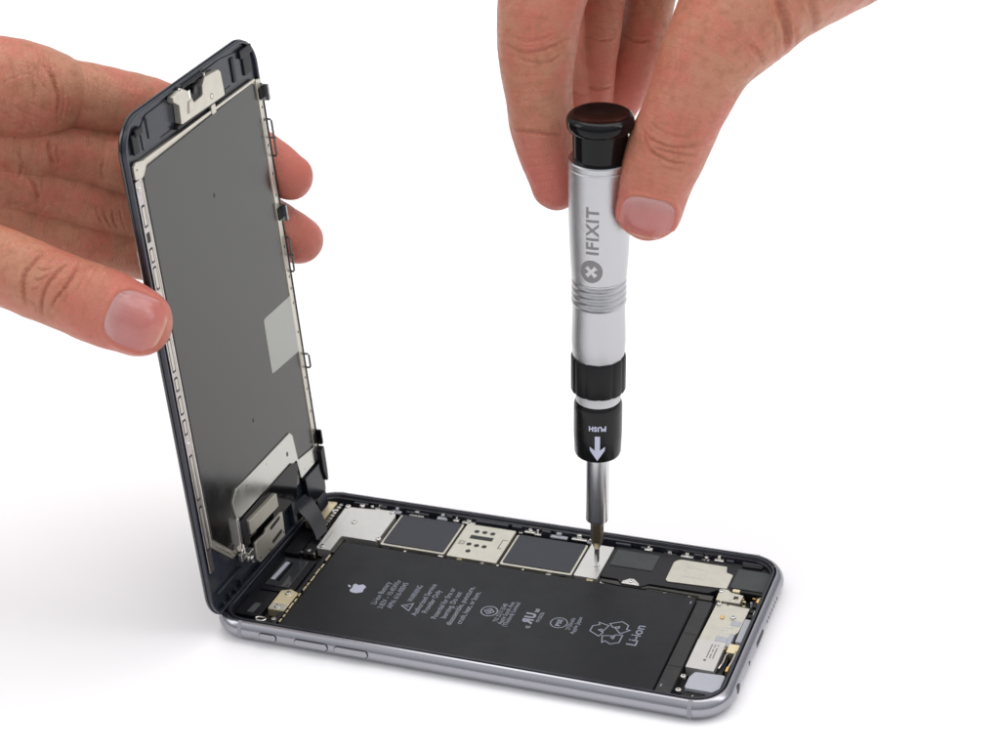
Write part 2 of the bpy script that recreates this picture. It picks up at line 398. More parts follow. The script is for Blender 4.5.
bm = bmesh.new(); prism(bm, [(11.2, 5.33), (11.42, 5.33), (11.75, 5.33), (11.72, 5.43), (11.52, 5.62), (11.38, 5.62), (11.2, 5.45)], .43, .475); link('mounting_lug', bm, steel, sp_, bevel=.01)
screw(body, 11.47, 5.47, .48, .07)
screw(body, 15.25, 7.3, .50, .1)
plate('corner_bracket', [(14.42, 7.1), (15.05, 7.12), (15.1, 7.36), (14.5, 7.4)], .5, black_pl, .05)
# dock side
pl = plate('motor_cover_plate', [(14.16, 3.2), (14.9, 3.2), (15.18, 3.9), (15.2, 5.08), (14.2, 5.14)], .46, shield_cream, .03)
plate('bracket', [(14.14, 5.2), (14.86, 5.2), (14.88, 5.62), (14.5, 5.68), (14.36, 5.8), (14.12, 5.8)], .5, shield_cream, .04)
bm = bmesh.new(); prism(bm, rpoly(rect(14.62, 5.36, 14.76, 5.52), .02, 2), .45, .5035); link('bracket_hole', bm, hole, body)
for x, y, r_ in ((14.2, 5.66, .085), (14.3, 5.02, .075), (14.86, 4.46, .085), (14.24, 1.36, .085), (14.28, .72, .09)): screw(body, x, y, .51, r_)
lb = plate('vibration_motor', rect(14.18, 1.78, 15.0, 3.18), .53, shield_white, .03)
bm = bmesh.new()
for j in range(5):
    y = 2.2 + j * .0
for i in range(3):
    yy = 2.35
    for j in range(9):
        if random.random() < .8: box(bm, 14.62 + i * .09, yy + j * .075, .529, 14.62 + i * .09 + .035, yy + j * .075 + .05, .534)
prism(bm, circ(14.62, 2.22, .045, 10), .52, .534)
link('printed_code', bm, mat('dark_print', (.12, .12, .12), .6), lb)
bm = bmesh.new()
for x0, y0, x1, y1, h in ((15.2, 3.35, 15.48, 4.5, .5), (14.86, 4.1, 15.15, 4.36, .475), (14.62, 3.24, 14.98, 3.5, .49), (14.96, 3.1, 15.1, 3.75, .47)): box(bm, x0, y0, .2, x1, y1, h)
link('headphone_socket', bm, lilac, body, bevel=.03)
plate('microphone_housing', [(14.4, .88), (15.2, .88), (15.36, 1.1), (15.36, 1.72), (14.5, 1.66), (14.4, 1.4)], .5, lilac, .08)
bm = bmesh.new(); box(bm, 14.5, 4.36, .46, 14.6, 4.5, .50); link('gold_clip', bm, gold, body, bevel=.01)
bm = bmesh.new()
for x, y, l in ((15.30, 5.38, .22), (15.28, 1.92, .22)): box(bm, x, y, .3, x + .08, y + l, .5)
link('gold_clip', bm, gold, body, bevel=.01)
bm = bmesh.new()
pts = [(14.62, 3.55), (14.74, 3.7), (14.68, 3.85), (14.8, 4.0)]
for k, (x, y) in enumerate(pts): box(bm, x, y, .45, x + .18, y + .05, .466 + k * .001)
tube(bm, [(15.05, 2.1, .4), (15.12, 2.35, .46), (15.1, 2.7, .44), (15.2, 2.95, .45)], .025); tube(bm, [(15.3, 2.1, .42), (15.36, 2.5, .47), (15.36, 2.9, .47)], .03)
link('wiring', bm, steel, body, smooth=40)
plate('dock_connector', [(15.08, 2.8), (15.42, 2.8), (15.42, 3.22), (15.08, 3.22)], .49, brass, .03)
plate('flex_connector', rect(14.5, 5.72, 14.72, 5.86), .52, brass, .02)
bm = bmesh.new()
for y in (5.2, 4.9, 4.65): box(bm, 15.24, y, .25, 15.46, y + .16, .46)
box(bm, 15.05, 1.75, .2, 15.2, 2.75, .36); box(bm, 14.2, .5, .2, 15.0, .86, .42); box(bm, 15.2, 5.0, .2, 15.42, 5.85, .38)
link('plastic_block', bm, black_pl, body, bevel=.02)
bm = bmesh.new(); box(bm, 15.36, 4.75, .3, 15.5, 4.98, .49); link('white_clip', bm, shield_white, body, bevel=.01)
# things along the far wall: lugs and springs
for x, w in ((2.35, .35), (2.95, .3), (3.55, .5), (4.5, .35), (5.05, .2), (5.35, .45), (7.25, .14), (7.45, .35), (7.75, .25), (8.3, .55), (9.0, .5), (9.5, .2), (11.35, .25), (11.95, .4), (12.5, .4), (13.15, .25), (13.55, .3)):
    bm = bmesh.new(); z = random.uniform(.40, .5)
    box(bm, x, 7.2, z - .06, x + w, 7.34, z); box(bm, x + w * .3, 7.3, z - .02, x + w * .6, 7.44, z + random.uniform(.04, .1))
    link('side_clip', bm, steel if random.random() < .7 else lilac, body, bevel=.015)
# odd small parts: components, springs and solder spots round the connector end and the top end
rs_ = random.Random(5)
for k in range(26):
    x, y = rs_.uniform(14.15, 15.4), rs_.choice([rs_.uniform(.5, .85), rs_.uniform(5.05, 5.8), rs_.uniform(1.7, 3.3) if x > 15.02 else 5.3])
    a, b_2 = rs_.uniform(.03, .09), rs_.uniform(.03, .08); bm = bmesh.new(); box(bm, x, y, .3, x + a, y + b_2, rs_.uniform(.46, .52))
    link('small_component', bm, rs_.choice([steel, brass, black_pl, lilac, gold]), body, bevel=.006)
for k in range(18):
    x, y = rs_.uniform(1.05, 1.95), rs_.uniform(4.1, 5.8); bm = bmesh.new(); box(bm, x, y, .25, x + rs_.uniform(.04, .1), y + rs_.uniform(.03, .09), rs_.uniform(.40, .46))
    link('small_component', bm, rs_.choice([steel, brass, black_pl, black_pl]), body, bevel=.006)
for k in range(16):
    x = 3.4 + k * .66 + rs_.uniform(-.15, .15); bm = bmesh.new(); box(bm, x, 5.235, .3, x + rs_.uniform(.05, .2), 5.30, rs_.uniform(.40, .45))
    link('small_component', bm, rs_.choice([steel, brass, black_pl]), body, bevel=.006)
for x in (2.25, 5.6, 7.65, 9.62, 11.55, 13.3): screw(body, x, 7.28, .5, .06)
for x in (5.5, 7.28, 7.15):
    bm = bmesh.new(); box(bm, x - .1, 5.08, .2, x + .12, 5.2, .44); link('side_clip', bm, steel, body, bevel=.01)
# dark upright ribs of the far inner wall (catch light)
bm = bmesh.new()
for x, w in ((1.6, .5), (2.5, .25), (3.4, .8), (4.8, .2), (5.8, 1.1), (7.0, .35), (8.0, .3), (9.55, .3), (10.4, .5), (11.2, .2), (12.9, .3), (13.9, .25), (14.4, .7)):
    box(bm, x, 7.26, .2, x + w, 7.38, random.uniform(.50, .58))
link('wall_rib', bm, lip, body, bevel=.03)
# battery side rail: thin board edge between battery and shields
bm = bmesh.new(); box(bm, 3.3, 5.1, .2, 14.0, 5.24, .36); box(bm, 10.5, 5.26, .2, 14.0, 5.5, .40); box(bm, 1.95, 4.6, .2, 2.1, 5.4, .42)
link('board_edge', bm, mat('board_dark', (.03, .028, .02), .4, 0, var=.5, vscale=10), body, bevel=.01)
bm = bmesh.new(); tube(bm, [(10.6, 5.28, .44), (11.1, 5.22, .45), (11.9, 5.22, .45), (12.1, 5.3, .45), (13.6, 5.28, .44)], .022); link('cable', bm, black_gl, body, smooth=60)
# left end
plate('front_camera_tray', rect(.62, 2.3, 1.72, 4.1), .34, black_pl, .05)
plate('clear_window', rect(.72, 2.5, 1.52, 3.98), .38, tape_m, .04, .33)
plate('pale_strip', [(.78, 2.78), (.92, 2.78), (.98, 3.76), (.84, 3.76)], .395, lilac, .02, .37)
plate('dark_strip', [(1.02, 2.75), (1.10, 2.75), (1.14, 3.7), (1.06, 3.7)], .43, black_gl, .02, .37)
plate('power_connector', [(1.44, 1.22), (1.98, 1.22), (2.0, 2.2), (1.72, 2.32), (1.44, 2.2)], .47, brass, .04)
bm = bmesh.new(); box(bm, 1.46, 1.24, .44, 1.97, 1.52, .495); link('bracket_lip', bm, steel, body, bevel=.01)
screw(body, 1.70, 1.36, .51, .09); screw(body, 1.72, 2.1, .49, .1); screw(body, 1.86, .78, .46, .085)
bm = bmesh.new(); ring_pts = [(1.48 + .16 * math.cos(a), .68 + .09 * math.sin(a), .46) for a in [2 * math.pi * k / 20 for k in range(20)]]; tube(bm, ring_pts, .03, closed=True); link('gasket', bm, steel, body, smooth=60)
bm = bmesh.new()
y = .75
while y < 4.1:
    l = random.uniform(.12, .34); box(bm, 2.03, y, .3, 2.085, y + l, random.uniform(.42, .47)); y += l + random.uniform(.05, .2)
link('board_contact', bm, brass, body, bevel=.008)
bm = bmesh.new(); box(bm, 1.86, .6, .2, 2.0, 4.4, .44); box(bm, 1.1, 4.3, .2, 1.5, 5.7, .42); box(bm, .5, .9, .2, 1.3, 2.2, .36); box(bm, .5, 4.3, .2, 1.0, 5.6, .36)
link('plastic_block', bm, black_pl, body, bevel=.02)
plate('side_bracket', [(.85, 1.0), (1.05, 1.0), (1.1, 1.5), (.9, 1.5)], .40, grey_foam, .03)
screw(body, 1.28, 4.5, .42, .08); screw(body, 1.1, 6.75, .47, .07)
bm = bmesh.new()
for k in range(8): box(bm, 1.12, 5.95 + k * .17, .3, 1.24, 6.05 + k * .17, .45)
link('camera_contacts', bm, steel, body, bevel=.008)

# ------------------------------------------------------------------ display assembly  (local x = across, y = along, z = towards its inner face)
Sv = Vector((-4.52799338e-02, 7.69316581e-04, 9.98974042e-01)); Yv = Vector((0.01698778, 0.9998557, 0)); Nv = Vector((0.99882989, -0.01697035, 0.04528647)); Ov = Vector((0.18336862, -0.05915076, 0.41554197))
DM = Matrix(((Yv.x, Sv.x, Nv.x, Ov.x), (Yv.y, Sv.y, Nv.y, Ov.y), (Yv.z, Sv.z, Nv.z, Ov.z), (0, 0, 0, 1)))
disp = empty('display_assembly', mat=DM)
tag(disp, 'black phone display panel held upright above the open phone, grey metal back plate showing', 'phone display')
DW, DL = 7.60, 15.8
def dr(i, n=10): return rpoly(rect(i, i, DW - i, DL - i), max(.05, 1.0 - i), n)
bm = bmesh.new(); rings = [[bm.verts.new((x, y, z)) for x, y in dr(i)] for i, z in ((.12, -.03), (.03, -.015), (0, .03), (0, .085))]
for a, b in zip(rings, rings[1:]):
    for k in range(len(a)): bm.faces.new((a[k], a[(k + 1) % len(a)], b[(k + 1) % len(a)], b[k]))
bm.faces.new(rings[0][::-1]); bm.faces.new(rings[-1]); link('cover_glass', bm, glass_m, disp, smooth=50)
bm = bmesh.new(); prf = ((.03, .087), (.03, .20), (.05, .215), (.11, .215), (.13, .19), (.13, .12))
rings = [[bm.verts.new((x, y, z)) for x, y in dr(i)] for i, z in prf]
for a, b in zip(rings, rings[1:]):
    for k in range(len(a)): bm.faces.new((a[k], a[(k + 1) % len(a)], b[(k + 1) % len(a)], b[k]))
bm.faces.new(rings[0][::-1]); bm.faces.new(rings[-1])
fr = link('frame', bm, frame_m, disp, smooth=35)
def dplate(name, pts, z1, m, r=.04, z0=.1, par=disp, bev=.01):
    bm = bmesh.new(); prism(bm, rpoly(pts, r, 5), z0, z1); return link(name, bm, m, par, bevel=bev)
# big back plate, with trimmed lower corners
bp = dplate('back_plate', [(.42, 14.52), (.42, 2.6), (1.6, 1.4), (6.1, 1.4), (6.2, 2.0), (7.32, 1.95), (7.32, 14.42)], .175, shield_cream, [.25, .1, .1, .05, .05, .05, .25], .12)
lp_ = dplate('lcd_back', [(.66, 14.28), (.66, 2.68), (1.66, 1.65), (6.3, 1.65), (6.3, 2.05), (7.2, 2.05), (7.2, 14.30), (6.95, 14.38)], .215, lcd_m, [.35, .1, .1, .05, .05, .05, .1, .1], .17, bp, .015)
bm = bmesh.new(); prism(bm, circ(3.97, 12.14, .05, 12, .075), .20, .2165); prism(bm, circ(3.96, 4.84, .05, 12, .075), .20, .2165); link('plate_hole', bm, hole, lp_)
dplate('pale_sticker', [(5.50, 7.45), (5.48, 5.62), (7.26, 5.5), (7.5, 6.3), (7.28, 7.41)], .224, sticker_m, [.1, .08, .03, .03, .03], .19, bp, .004)
# home button shield, a bright bent plate with a dark opening
bm = bmesh.new()
hs = dplate('lower_shield', [(2.0, 3.15), (2.3, 3.42), (5.85, 3.36), (6.0, 3.2), (6.1, 2.25), (7.34, 2.08), (7.32, 1.58), (6.12, 1.56), (6.0, 2.3), (3.6, 2.45), (2.05, 2.45)], .26, lcd_bright, .06, .2, disp, .012)
bm = bmesh.new(); prism(bm, circ(5.5, 2.8, .06, 14, .085), .24, .2615)
for x, y in ((7.15, 2.3), (6.9, 1.72), (6.4, 1.75), (2.9, 3.2), (4.2, 3.2)): prism(bm, circ(x, y, .022, 8), .24, .2615)
link('plate_hole', bm, hole, hs)
dplate('home_button_mount', [(2.0, 2.42), (2.0, 1.2), (5.6, 1.2), (6.0, 2.2), (5.6, 2.42)], .30, black_gl, .06, .12)
b1 = dplate('side_rail', [(1.86, 1.5), (2.0, 1.45), (2.02, 2.6), (1.88, 2.6)], .36, steel, .02, .2)
dplate('upper_bar', [(2.42, 1.78), (4.2, 1.72), (4.2, 2.18), (2.42, 2.25)], .44, shield_cream, .03, .28)
b2 = dplate('slotted_bracket', [(2.4, .9), (2.55, .72), (4.2, .68), (4.26, 1.5), (3.2, 1.52), (3.1, 1.42), (2.45, 1.48)], .50, shield_cream, .05, .42)
bm = bmesh.new()
for s0 in (1.32, .84): prism(bm, rpoly([(3.4, s0), (4.06, s0 + .04), (4.06, s0 + .17), (3.4, s0 + .13)], .06, 4), .49, .5035)
for x, y in ((4.14, .82), (3.2, .78), (2.6, .86)): prism(bm, circ(x, y, .035, 10), .49, .5035)
link('slot', bm, hole, b2)
bm = bmesh.new(); box(bm, 2.5, .8, .2, 4.1, 1.35, .42); box(bm, 2.05, 1.5, .3, 2.4, 2.4, .38); link('bracket_base', bm, black_pl, disp, bevel=.02)
bm = bmesh.new(); box(bm, 1.7, 1.25, .3, 1.95, 1.5, .42); box(bm, 1.95, 1.1, .3, 2.38, 1.35, .46); box(bm, 2.1, 1.0, .3, 2.25, 1.15, .5); tube(bm, [(1.9, 1.75, .4), (1.85, 1.5, .46), (2.0, 1.35, .48)], .04)
link('bracket_clip', bm, steel, disp, bevel=.015)
for x, y in ((1.76, 1.62), (2.02, 1.2), (2.26, .95)): screw(disp, x, y, .46, .06)
# side strips with slots
def strip(xa, s0, s1, w=.22, sc_at=(), slots=()):
    bm = bmesh.new(); prism(bm, rpoly(rect(xa, s0, xa + w, s1), .05, 3), .17, .225)
    st = link('side_strip', bm, mat('dull_rose_steel', (.52, .48, .47), .3, 1., var=.12, vscale=5), disp, bevel=.01)
    for a, b, lt in slots:
        bm = bmesh.new(); prism(bm, rpoly(rect(xa + .05, a, xa + w - .04, b), .04, 3), .2, .2265); link('slot', bm, hole, st)
        if lt:
            bm = bmesh.new(); prism(bm, rpoly(rect(xa + .08, a + .06, xa + w - .07, b - .06), .03, 3), .22, .2295); link('slot_insert', bm, shield_cream, st)
    for s in sc_at: screw(disp, xa + w * .5, s, .235, .07)
    return st
strip(.20, 1.75, 14.1, .27, (13.85, 6.05), ((12.75, 13.4, 1), (12.3, 12.6, 0), (11.7, 12.15, 1), (10.9, 11.6, 1), (10.0, 10.6, 1), (8.35, 9.4, 1), (7.75, 8.2, 1), (7.0, 7.6, 1), (6.35, 6.85, 1), (4.2, 5.7, 1), (2.5, 4.0, 1)))
bm = bmesh.new(); tube(bm, [(.50, 14.0, .235), (.52, 12, .235), (.52, 7, .235), (.52, 2.6, .235), (1.62, 1.5, .235)], .018, 6); link('edge_bead', bm, steel, disp, smooth=60)
dplate('corner_tab', [(.22, 14.15), (.62, 14.1), (.85, 14.35), (.85, 14.5), (.40, 14.6), (.22, 14.5)], .25, shield_cream, .05, .17)
bm = bmesh.new(); prism(bm, circ(.36, 14.4, .03, 8), .24, .2515); link('plate_hole', bm, hole, disp)
bm = bmesh.new(); prism(bm, rpoly([(7.26, 1.6), (7.52, 1.6), (7.52, 14.35), (7.26, 14.4)], .03, 3), .15, .225); rs = link('side_strip', bm, shield_cream, disp, bevel=.01)
bm = bmesh.new()
for s in (13.5, 13.1, 12.3, 11.4, 10.7, 9.0, 8.0, 7.6, 7.1, 6.1, 4.5, 4.1, 3.3, 2.3, 1.75): prism(bm, circ(7.40, s, .035, 8, .05), .2, .2265)
link('plate_hole', bm, hole, rs)
bm = bmesh.new(); tube(bm, [(7.53, s, .22) for s in (1.6, 5, 9, 14.2)], .036, 6); link('edge_bead', bm, black_gl, disp, smooth=60)
bm = bmesh.new(); prism(bm, rpoly([(.8, 14.42), (7.2, 14.38), (7.2, 14.46), (.8, 14.52)], .02, 2), .17, .235); link('top_trim', bm, shield_cream, disp, bevel=.008)
dplate('centre_clip', [(4.55, 14.35), (4.78, 14.35), (4.78, 14.62), (4.55, 14.62)], .26, shield_cream, .03, .17)
# standing hooks along the far edge
def hook(s0, s1, h, dark=False):
    bm = bmesh.new(); prism(bm, rpoly([(s0, .1), (s1, .1), (s1, h - .02), (s1 - .03, h), (s0, h)], .05, 3), 7.48, 7.56)
    for v in bm.verts: v.co = Vector((v.co.z, v.co.x, v.co.y))
    o = link('mounting_tab', bm, black_gl if dark else mat('tab_grey_steel', (.30, .30, .31), .25, 1., var=.2, vscale=8), disp, bevel=.01)
    bm = bmesh.new(); prism(bm, rpoly(rect(7.30, s0 + .08, 7.50, s1 - .08), .03, 3), .2, h * .62); link('tab_block', bm, black_pl, o, bevel=.02)
    bm = bmesh.new(); prism(bm, circ((s0 + s1) / 2, h * .62, .055, 12), 7.49, 7.496)
    for v in bm.verts: v.co = Vector((v.co.z, v.co.x, v.co.y))
    link('tab_hole', bm, hole, o)
hook(13.68, 14.18, .46); hook(9.82, 10.36, .44); hook(2.04, 2.56, .42, True)
def wire(s0, s1, h, mid=True):
    bm = bmesh.new(); tube(bm, [(7.53, s0, .12), (7.53, s0, h - .04), (7.53, s0 + .05, h), (7.53, s1 - .05, h), (7.53, s1, h - .04), (7.53, s1, .12)], .034, 8)
    if mid: tube(bm, [(7.53, (s0 + s1) / 2, .12), (7.53, (s0 + s1) / 2, h + .06)], .032, 6)
    link('wire_clip', bm, mat('dark_wire', (.12, .12, .12), .3, 1.), disp, smooth=50)
wire(11.92, 13.08, .38); wire(8.12, 9.26, .36); wire(4.8, 5.28, .40, False); 
# top area: earpiece and camera cover
dplate('upper_recess', [(1.0, 14.65), (6.9, 14.62), (6.9, 15.45), (5.6, 15.62), (1.4, 15.55), (1.0, 15.3)], .15, frame_m, .1, .12)
cb = dplate('camera_cover', [(2.72, 14.76), (5.22, 14.70), (5.18, 15.40), (5.08, 15.50), (4.32, 15.56), (4.10, 15.36), (4.05, 15.12), (3.55, 15.10), (3.45, 15.28), (3.42, 15.46), (3.05, 15.68), (2.55, 15.62), (2.5, 15.50), (2.78, 15.3)], .36, shield_cream, .06, .16)
bm = bmesh.new(); prism(bm, [(3.1, 14.92), (3.22, 14.92), (3.3, 15.2), (3.5, 15.22), (3.2, 15.26)], .34, .3635); prism(bm, circ(4.5, 14.93, .09, 14), .34, .3635); link('cover_hole', bm, MATS['etch_brown'], cb)
bm = bmesh.new(); prism(bm, circ(4.5, 14.93, .05, 12), .34, .3665); link('cover_dimple', bm, steel, cb)
bm = bmesh.new(); box(bm, 3.55, 15.12, .16, 4.05, 15.5, .30); box(bm, 3.0, 15.6, .14, 4.4, 15.7, .3); box(bm, 2.6, 14.64, .14, 5.4, 14.76, .30); link('camera_module', bm, black_pl, disp, bevel=.03)
bm = bmesh.new(); lathe(bm, [(.17, .12), (.17, .27), (.15, .31), (.10, .335), (.03, .345)], (3.10, 15.60, 0), 20); lathe(bm, [(.15, .1), (.15, .24), (.13, .28), (.08, .30), (.02, .305)], (4.40, 15.60, 0), 20); link('round_sensor', bm, black_gl, disp, smooth=60)
bm = bmesh.new(); lathe(bm, [(.06, .30), (.06, .36), (.03, .375)], (2.98, 15.66, 0), 14); lathe(bm, [(.05, .28), (.05, .325), (.02, .34)], (4.36, 15.62, 0), 14); box(bm, 3.3, 15.30, .30, 3.42, 15.52, .37); link('bright_pin', bm, steel, disp, smooth=50)
bm = bmesh.new(); lathe(bm, [(.11, .30), (.11, .39), (.08, .40)], (3.62, 15.44, 0), 16); link('camera_lens', bm, black_gl, disp, smooth=50)
bm = bmesh.new()
box(bm, 6.10, 14.72, .14, 6.28, 15.45, .20); box(bm, 6.75, 14.7, .14, 7.2, 15.3, .21); box(bm, .45, 14.75, .14, .75, 15.3, .21); box(bm, 1.3, 14.9, .14, 1.36, 15.5, .18); box(bm, 1.9, 14.7, .14, 5.9, 14.72, .17)
box(bm, .62, 15.2, .14, 1.0, 15.4, .24); box(bm, 6.6, 15.25, .14, 7.3, 15.5, .24)
link('frame_rib', bm, black_pl, disp, bevel=.02)
# ribs on the lower frame corner
bm = bmesh.new()
for k in range(4): box(bm, .6 + k * .36, .35, .14, .66 + k * .36, .52 + .07 * (k % 2), .25)
box(bm, .4, .28, .14, 7.3, .36, .27); box(bm, .4, .9, .14, 1.9, .96, .24); box(bm, 5.2, .3, .14, 5.4, 1.4, .3); box(bm, 6.4, .3, .14, 7.2, 1.4, .24)
link('frame_rib', bm, frame_m, disp, bevel=.015)
# flex cables from the panel into the body (world coordinates turned local)
DMi = DM.inverted()
def flex(name, path, wdir, w, m=flex_m, t=.02):
    bm = bmesh.new(); P = [Vector(p) for p in path]; Q = []
    for i in range(len(P) - 1):
        p0 = P[max(i - 1, 0)]; p1 = P[i]; p2 = P[i + 1]; p3 = P[min(i + 2, len(P) - 1)]
        for k in range(8):
            u = k / 8; Q.append(.5 * ((2 * p1) + (p2 - p0) * u + (2 * p0 - 5 * p1 + 4 * p2 - p3) * u * u + (3 * p1 - 3 * p2 + p3 - p0) * u ** 3))
    Q.append(P[-1]); wd = Vector(wdir).normalized(); prev = None; n = len(Q)
    for i, q in enumerate(Q):
        d = (Q[min(i + 1, n - 1)] - Q[max(i - 1, 0)]).normalized(); nn = d.cross(wd).normalized(); ww = w[0] + (w[1] - w[0]) * i / (n - 1)
        ring = [bm.verts.new(DMi @ (q + wd * a * ww / 2 + nn * b * t)) for a, b in ((-1, -1), (1, -1), (1, 1), (-1, 1))]
        if prev:
            for k in range(4): bm.faces.new((prev[k], prev[(k + 1) % 4], ring[(k + 1) % 4], ring[k]))
        else: bm.faces.new(ring)
        prev = ring
    bm.faces.new(prev[::-1]); return link(name, bm, m, disp, smooth=45)
flex('flex_cable', [(.42, 5.9, 1.35), (.58, 5.9, 1.1), (.92, 5.7, .93), (1.22, 5.46, .70), (1.42, 5.2, .54)], (.15, 1, 0), (.85, .6))
flex('flex_cable', [(.42, 7.0, 1.4), (.50, 7.0, 1.1), (.62, 6.95, .8), (.78, 6.8, .5)], (0, 1, 0), (.9, .5))
bm = bmesh.new(); prism(bm, rpoly([(6.35, .4), (7.4, .4), (7.5, 1.5), (6.2, 1.5)], .08, 3), .12, .34); link('connector_cover', bm, flex_m, disp, bevel=.03)
bm = bmesh.new(); prism(bm, rpoly([(7.3, 1.2), (7.5, .5), (7.56, 1.2), (7.56, 2.0), (7.3, 1.9)], .05, 3), .12, .42); link('side_seal', bm, black_pl, disp, bevel=.03)

# ------------------------------------------------------------------ screwdriver
tip = Vector((10.24, 5.93, .53)); top = Vector((10.86, 5.88, 15.1))
ax = (top - tip).normalized(); tocam = (CAM - (tip + top) / 2); zc = tocam - ax * tocam.dot(ax); zc.normalize()   # zc: faces the camera
xr = ax.cross(zc) * 1.0; xr.normalize()                    # xr: to the right seen from the camera
if xr.dot(RX) < 0: xr = -xr
yy = ax.cross(xr)
DR = Matrix(((xr.x, yy.x, ax.x, tip.x), (xr.y, yy.y, ax.y, tip.y), (xr.z, yy.z, ax.z, tip.z), (0, 0, 0, 1)))
drv = empty('screwdriver', mat=DR); tag(drv, 'silver precision screwdriver with black cap standing on a screw of the open phone', 'screwdriver')
SY = 1 if yy.dot(CAM - tip) > 0 else -1                       # sign of local y that looks at the camera
LT = (top - tip).length
def zpx(py):            # picture row on the axis -> length along it
    lo, hi = -1, LT + 3
    for _ in range(40):
        m_ = (lo + hi) / 2; p = tip + ax * m_ - CAM; y = 375 - 2069.34 * p.dot(UX) / p.dot(FX)
        if y > py: lo = m_
        else: hi = m_
    return lo
def hw(py, w):          # picture half width -> radius
    p = tip + ax * zpx(py) - CAM; return w * p.dot(FX) / 2069.34
def turn(name, rows, m, n=64, sm=35):
    bm = bmesh.new(); lathe(bm, [(hw(y, w), zpx(y)) for y, w in rows][::-1] if 0 else [(hw(y, w), zpx(y)) for y, w in rows], n=n); return link(name, bm, m, drv, smooth=sm)
zt = zpx(114)
bm = bmesh.new(); R = hw(118, 34.6)
lathe(bm, [(R * .80, zt - 1.36), (R * .82, zt - .42), (R * .93, zt - .40), (R * .985, zt - .33), (R, zt - .22), (R * .985, zt - .10), (R * .93, zt - .02), (R * .84, zt + .03), (R * .76, zt + .02), (R * .6, zt - .03), (R * .3, zt - .07), (.02, zt - .075)], n=72)
link('swivel_cap', bm, black_gl, drv, smooth=40)
z0 = zpx(117.5) - 1.15
def prof_z(rows): return [(hw(y, w), zpx(y)) for y, w in rows]
hp = [(.3, z0 - .002), (hw(165, 31.5), z0), (hw(165, 32.3), z0 - .04), (hw(167, 32.3), z0 - .17), (hw(167, 31.6), z0 - .19), (hw(167, 31.6), z0 - .22), (hw(168, 32.2), z0 - .24)]
hp += prof_z([(185, 32.1), (205, 31.7), (225, 31.0), (245, 30.0), (262, 29.0), (270, 28.2), (275, 27.9)])
for k in range(4):
    y = 276 + k * 6.2; hp += prof_z([(y, 27.0), (y + 1.2, 26.8), (y + 2.4, 27.5), (y + 4.0, 27.9), (y + 5.6, 27.4)])
hp += prof_z([(301.5, 26.6), (312, 26.6), (328, 27.1), (340, 27.2), (350, 26.4), (356, 25.2), (362, 23.8), (362.5, 10)])
bm = bmesh.new(); lathe(bm, hp[::-1], n=96); hd = link('handle', bm, handle_m, drv, smooth=25)
# knurled ring
bm = bmesh.new(); za, zb = zpx(389), zpx(353); Rr = hw(370, 27.6); n = 96; rings = []
for z, f in ((za, .88), (za + .04, .97), (za + .09, 1), (zb - .09, 1), (zb - .04, .97), (zb, .88)):
    rings.append([bm.verts.new(((Rr * f - (.022 if (k // 2) % 4 == 0 else 0)) * math.cos(2 * math.pi * k / n), (Rr * f - (.022 if (k // 2) % 4 == 0 else 0)) * math.sin(2 * math.pi * k / n), z)) for k in range(n)])
for a, b in zip(rings, rings[1:]):
    for k in range(n): bm.faces.new((a[k], a[(k + 1) % n], b[(k + 1) % n], b[k]))
bm.faces.new(rings[0][::-1]); bm.faces.new(rings[-1])
link('grip_ring', bm, mat('black_rubber', (.008, .008, .009), .42, 0, spec=.25), drv, smooth=30)
bm = bmesh.new(); lathe(bm, [(hw(392, 19), zpx(399)), (hw(392, 22.5), zpx(398)), (hw(392, 22.8), zpx(388)), (hw(392, 19), zpx(387))], n=48); link('collar', bm, mat('white_collar', (.60, .60, .61), .4, .3), drv, smooth=35)
bm = bmesh.new(); Rs = hw(425, 24.3)
lathe(bm, [(.35, zpx(452)), (hw(450, 22.4), zpx(451)), (hw(450, 23.2), zpx(449)), (hw(430, 24.2), zpx(430)), (hw(410, 24.3), zpx(408)), (hw(402, 24.2), zpx(402)), (hw(398, 22.5), zpx(398.5)), (hw(396, 20.5), zpx(396.8)), (hw(396, 12), zpx(396.2))], n=64)
slv = link('sleeve', bm, mat('black_satin_plastic', (.006, .006, .0065), .26, 0, smear=.05, spec=.3), drv, smooth=35)
bm = bmesh.new(); rb, rt = hw(515, 11.3), hw(460, 11.8); zs, ze = zpx(519), zpx(446)
lathe(bm, [(.1, zs), (rb * .93, zs), (rb * .99, zs + .02), (rb, zs + .05)] + [(rb + (rt - rb) * k / 12, zs + .09 + (ze - zs - .09) * k / 12) for k in range(13)], n=64); link('shaft', bm, chrome, drv, smooth=35)
bm = bmesh.new(); lathe(bm, [(.085, zpx(548)), (hw(535, 6.0), zpx(541)), (hw(535, 6.6), zpx(538)), (hw(535, 6.6), zpx(510))], n=6); link('hex_bit', bm, bit_m, drv, bevel=.008)
bm = bmesh.new(); lathe(bm, [(.02, -.01), (.045, .03), (.075, .22), (.078, zpx(552)), (.080, zpx(545))], n=20); link('bit_tip', bm, chrome, drv, smooth=35)
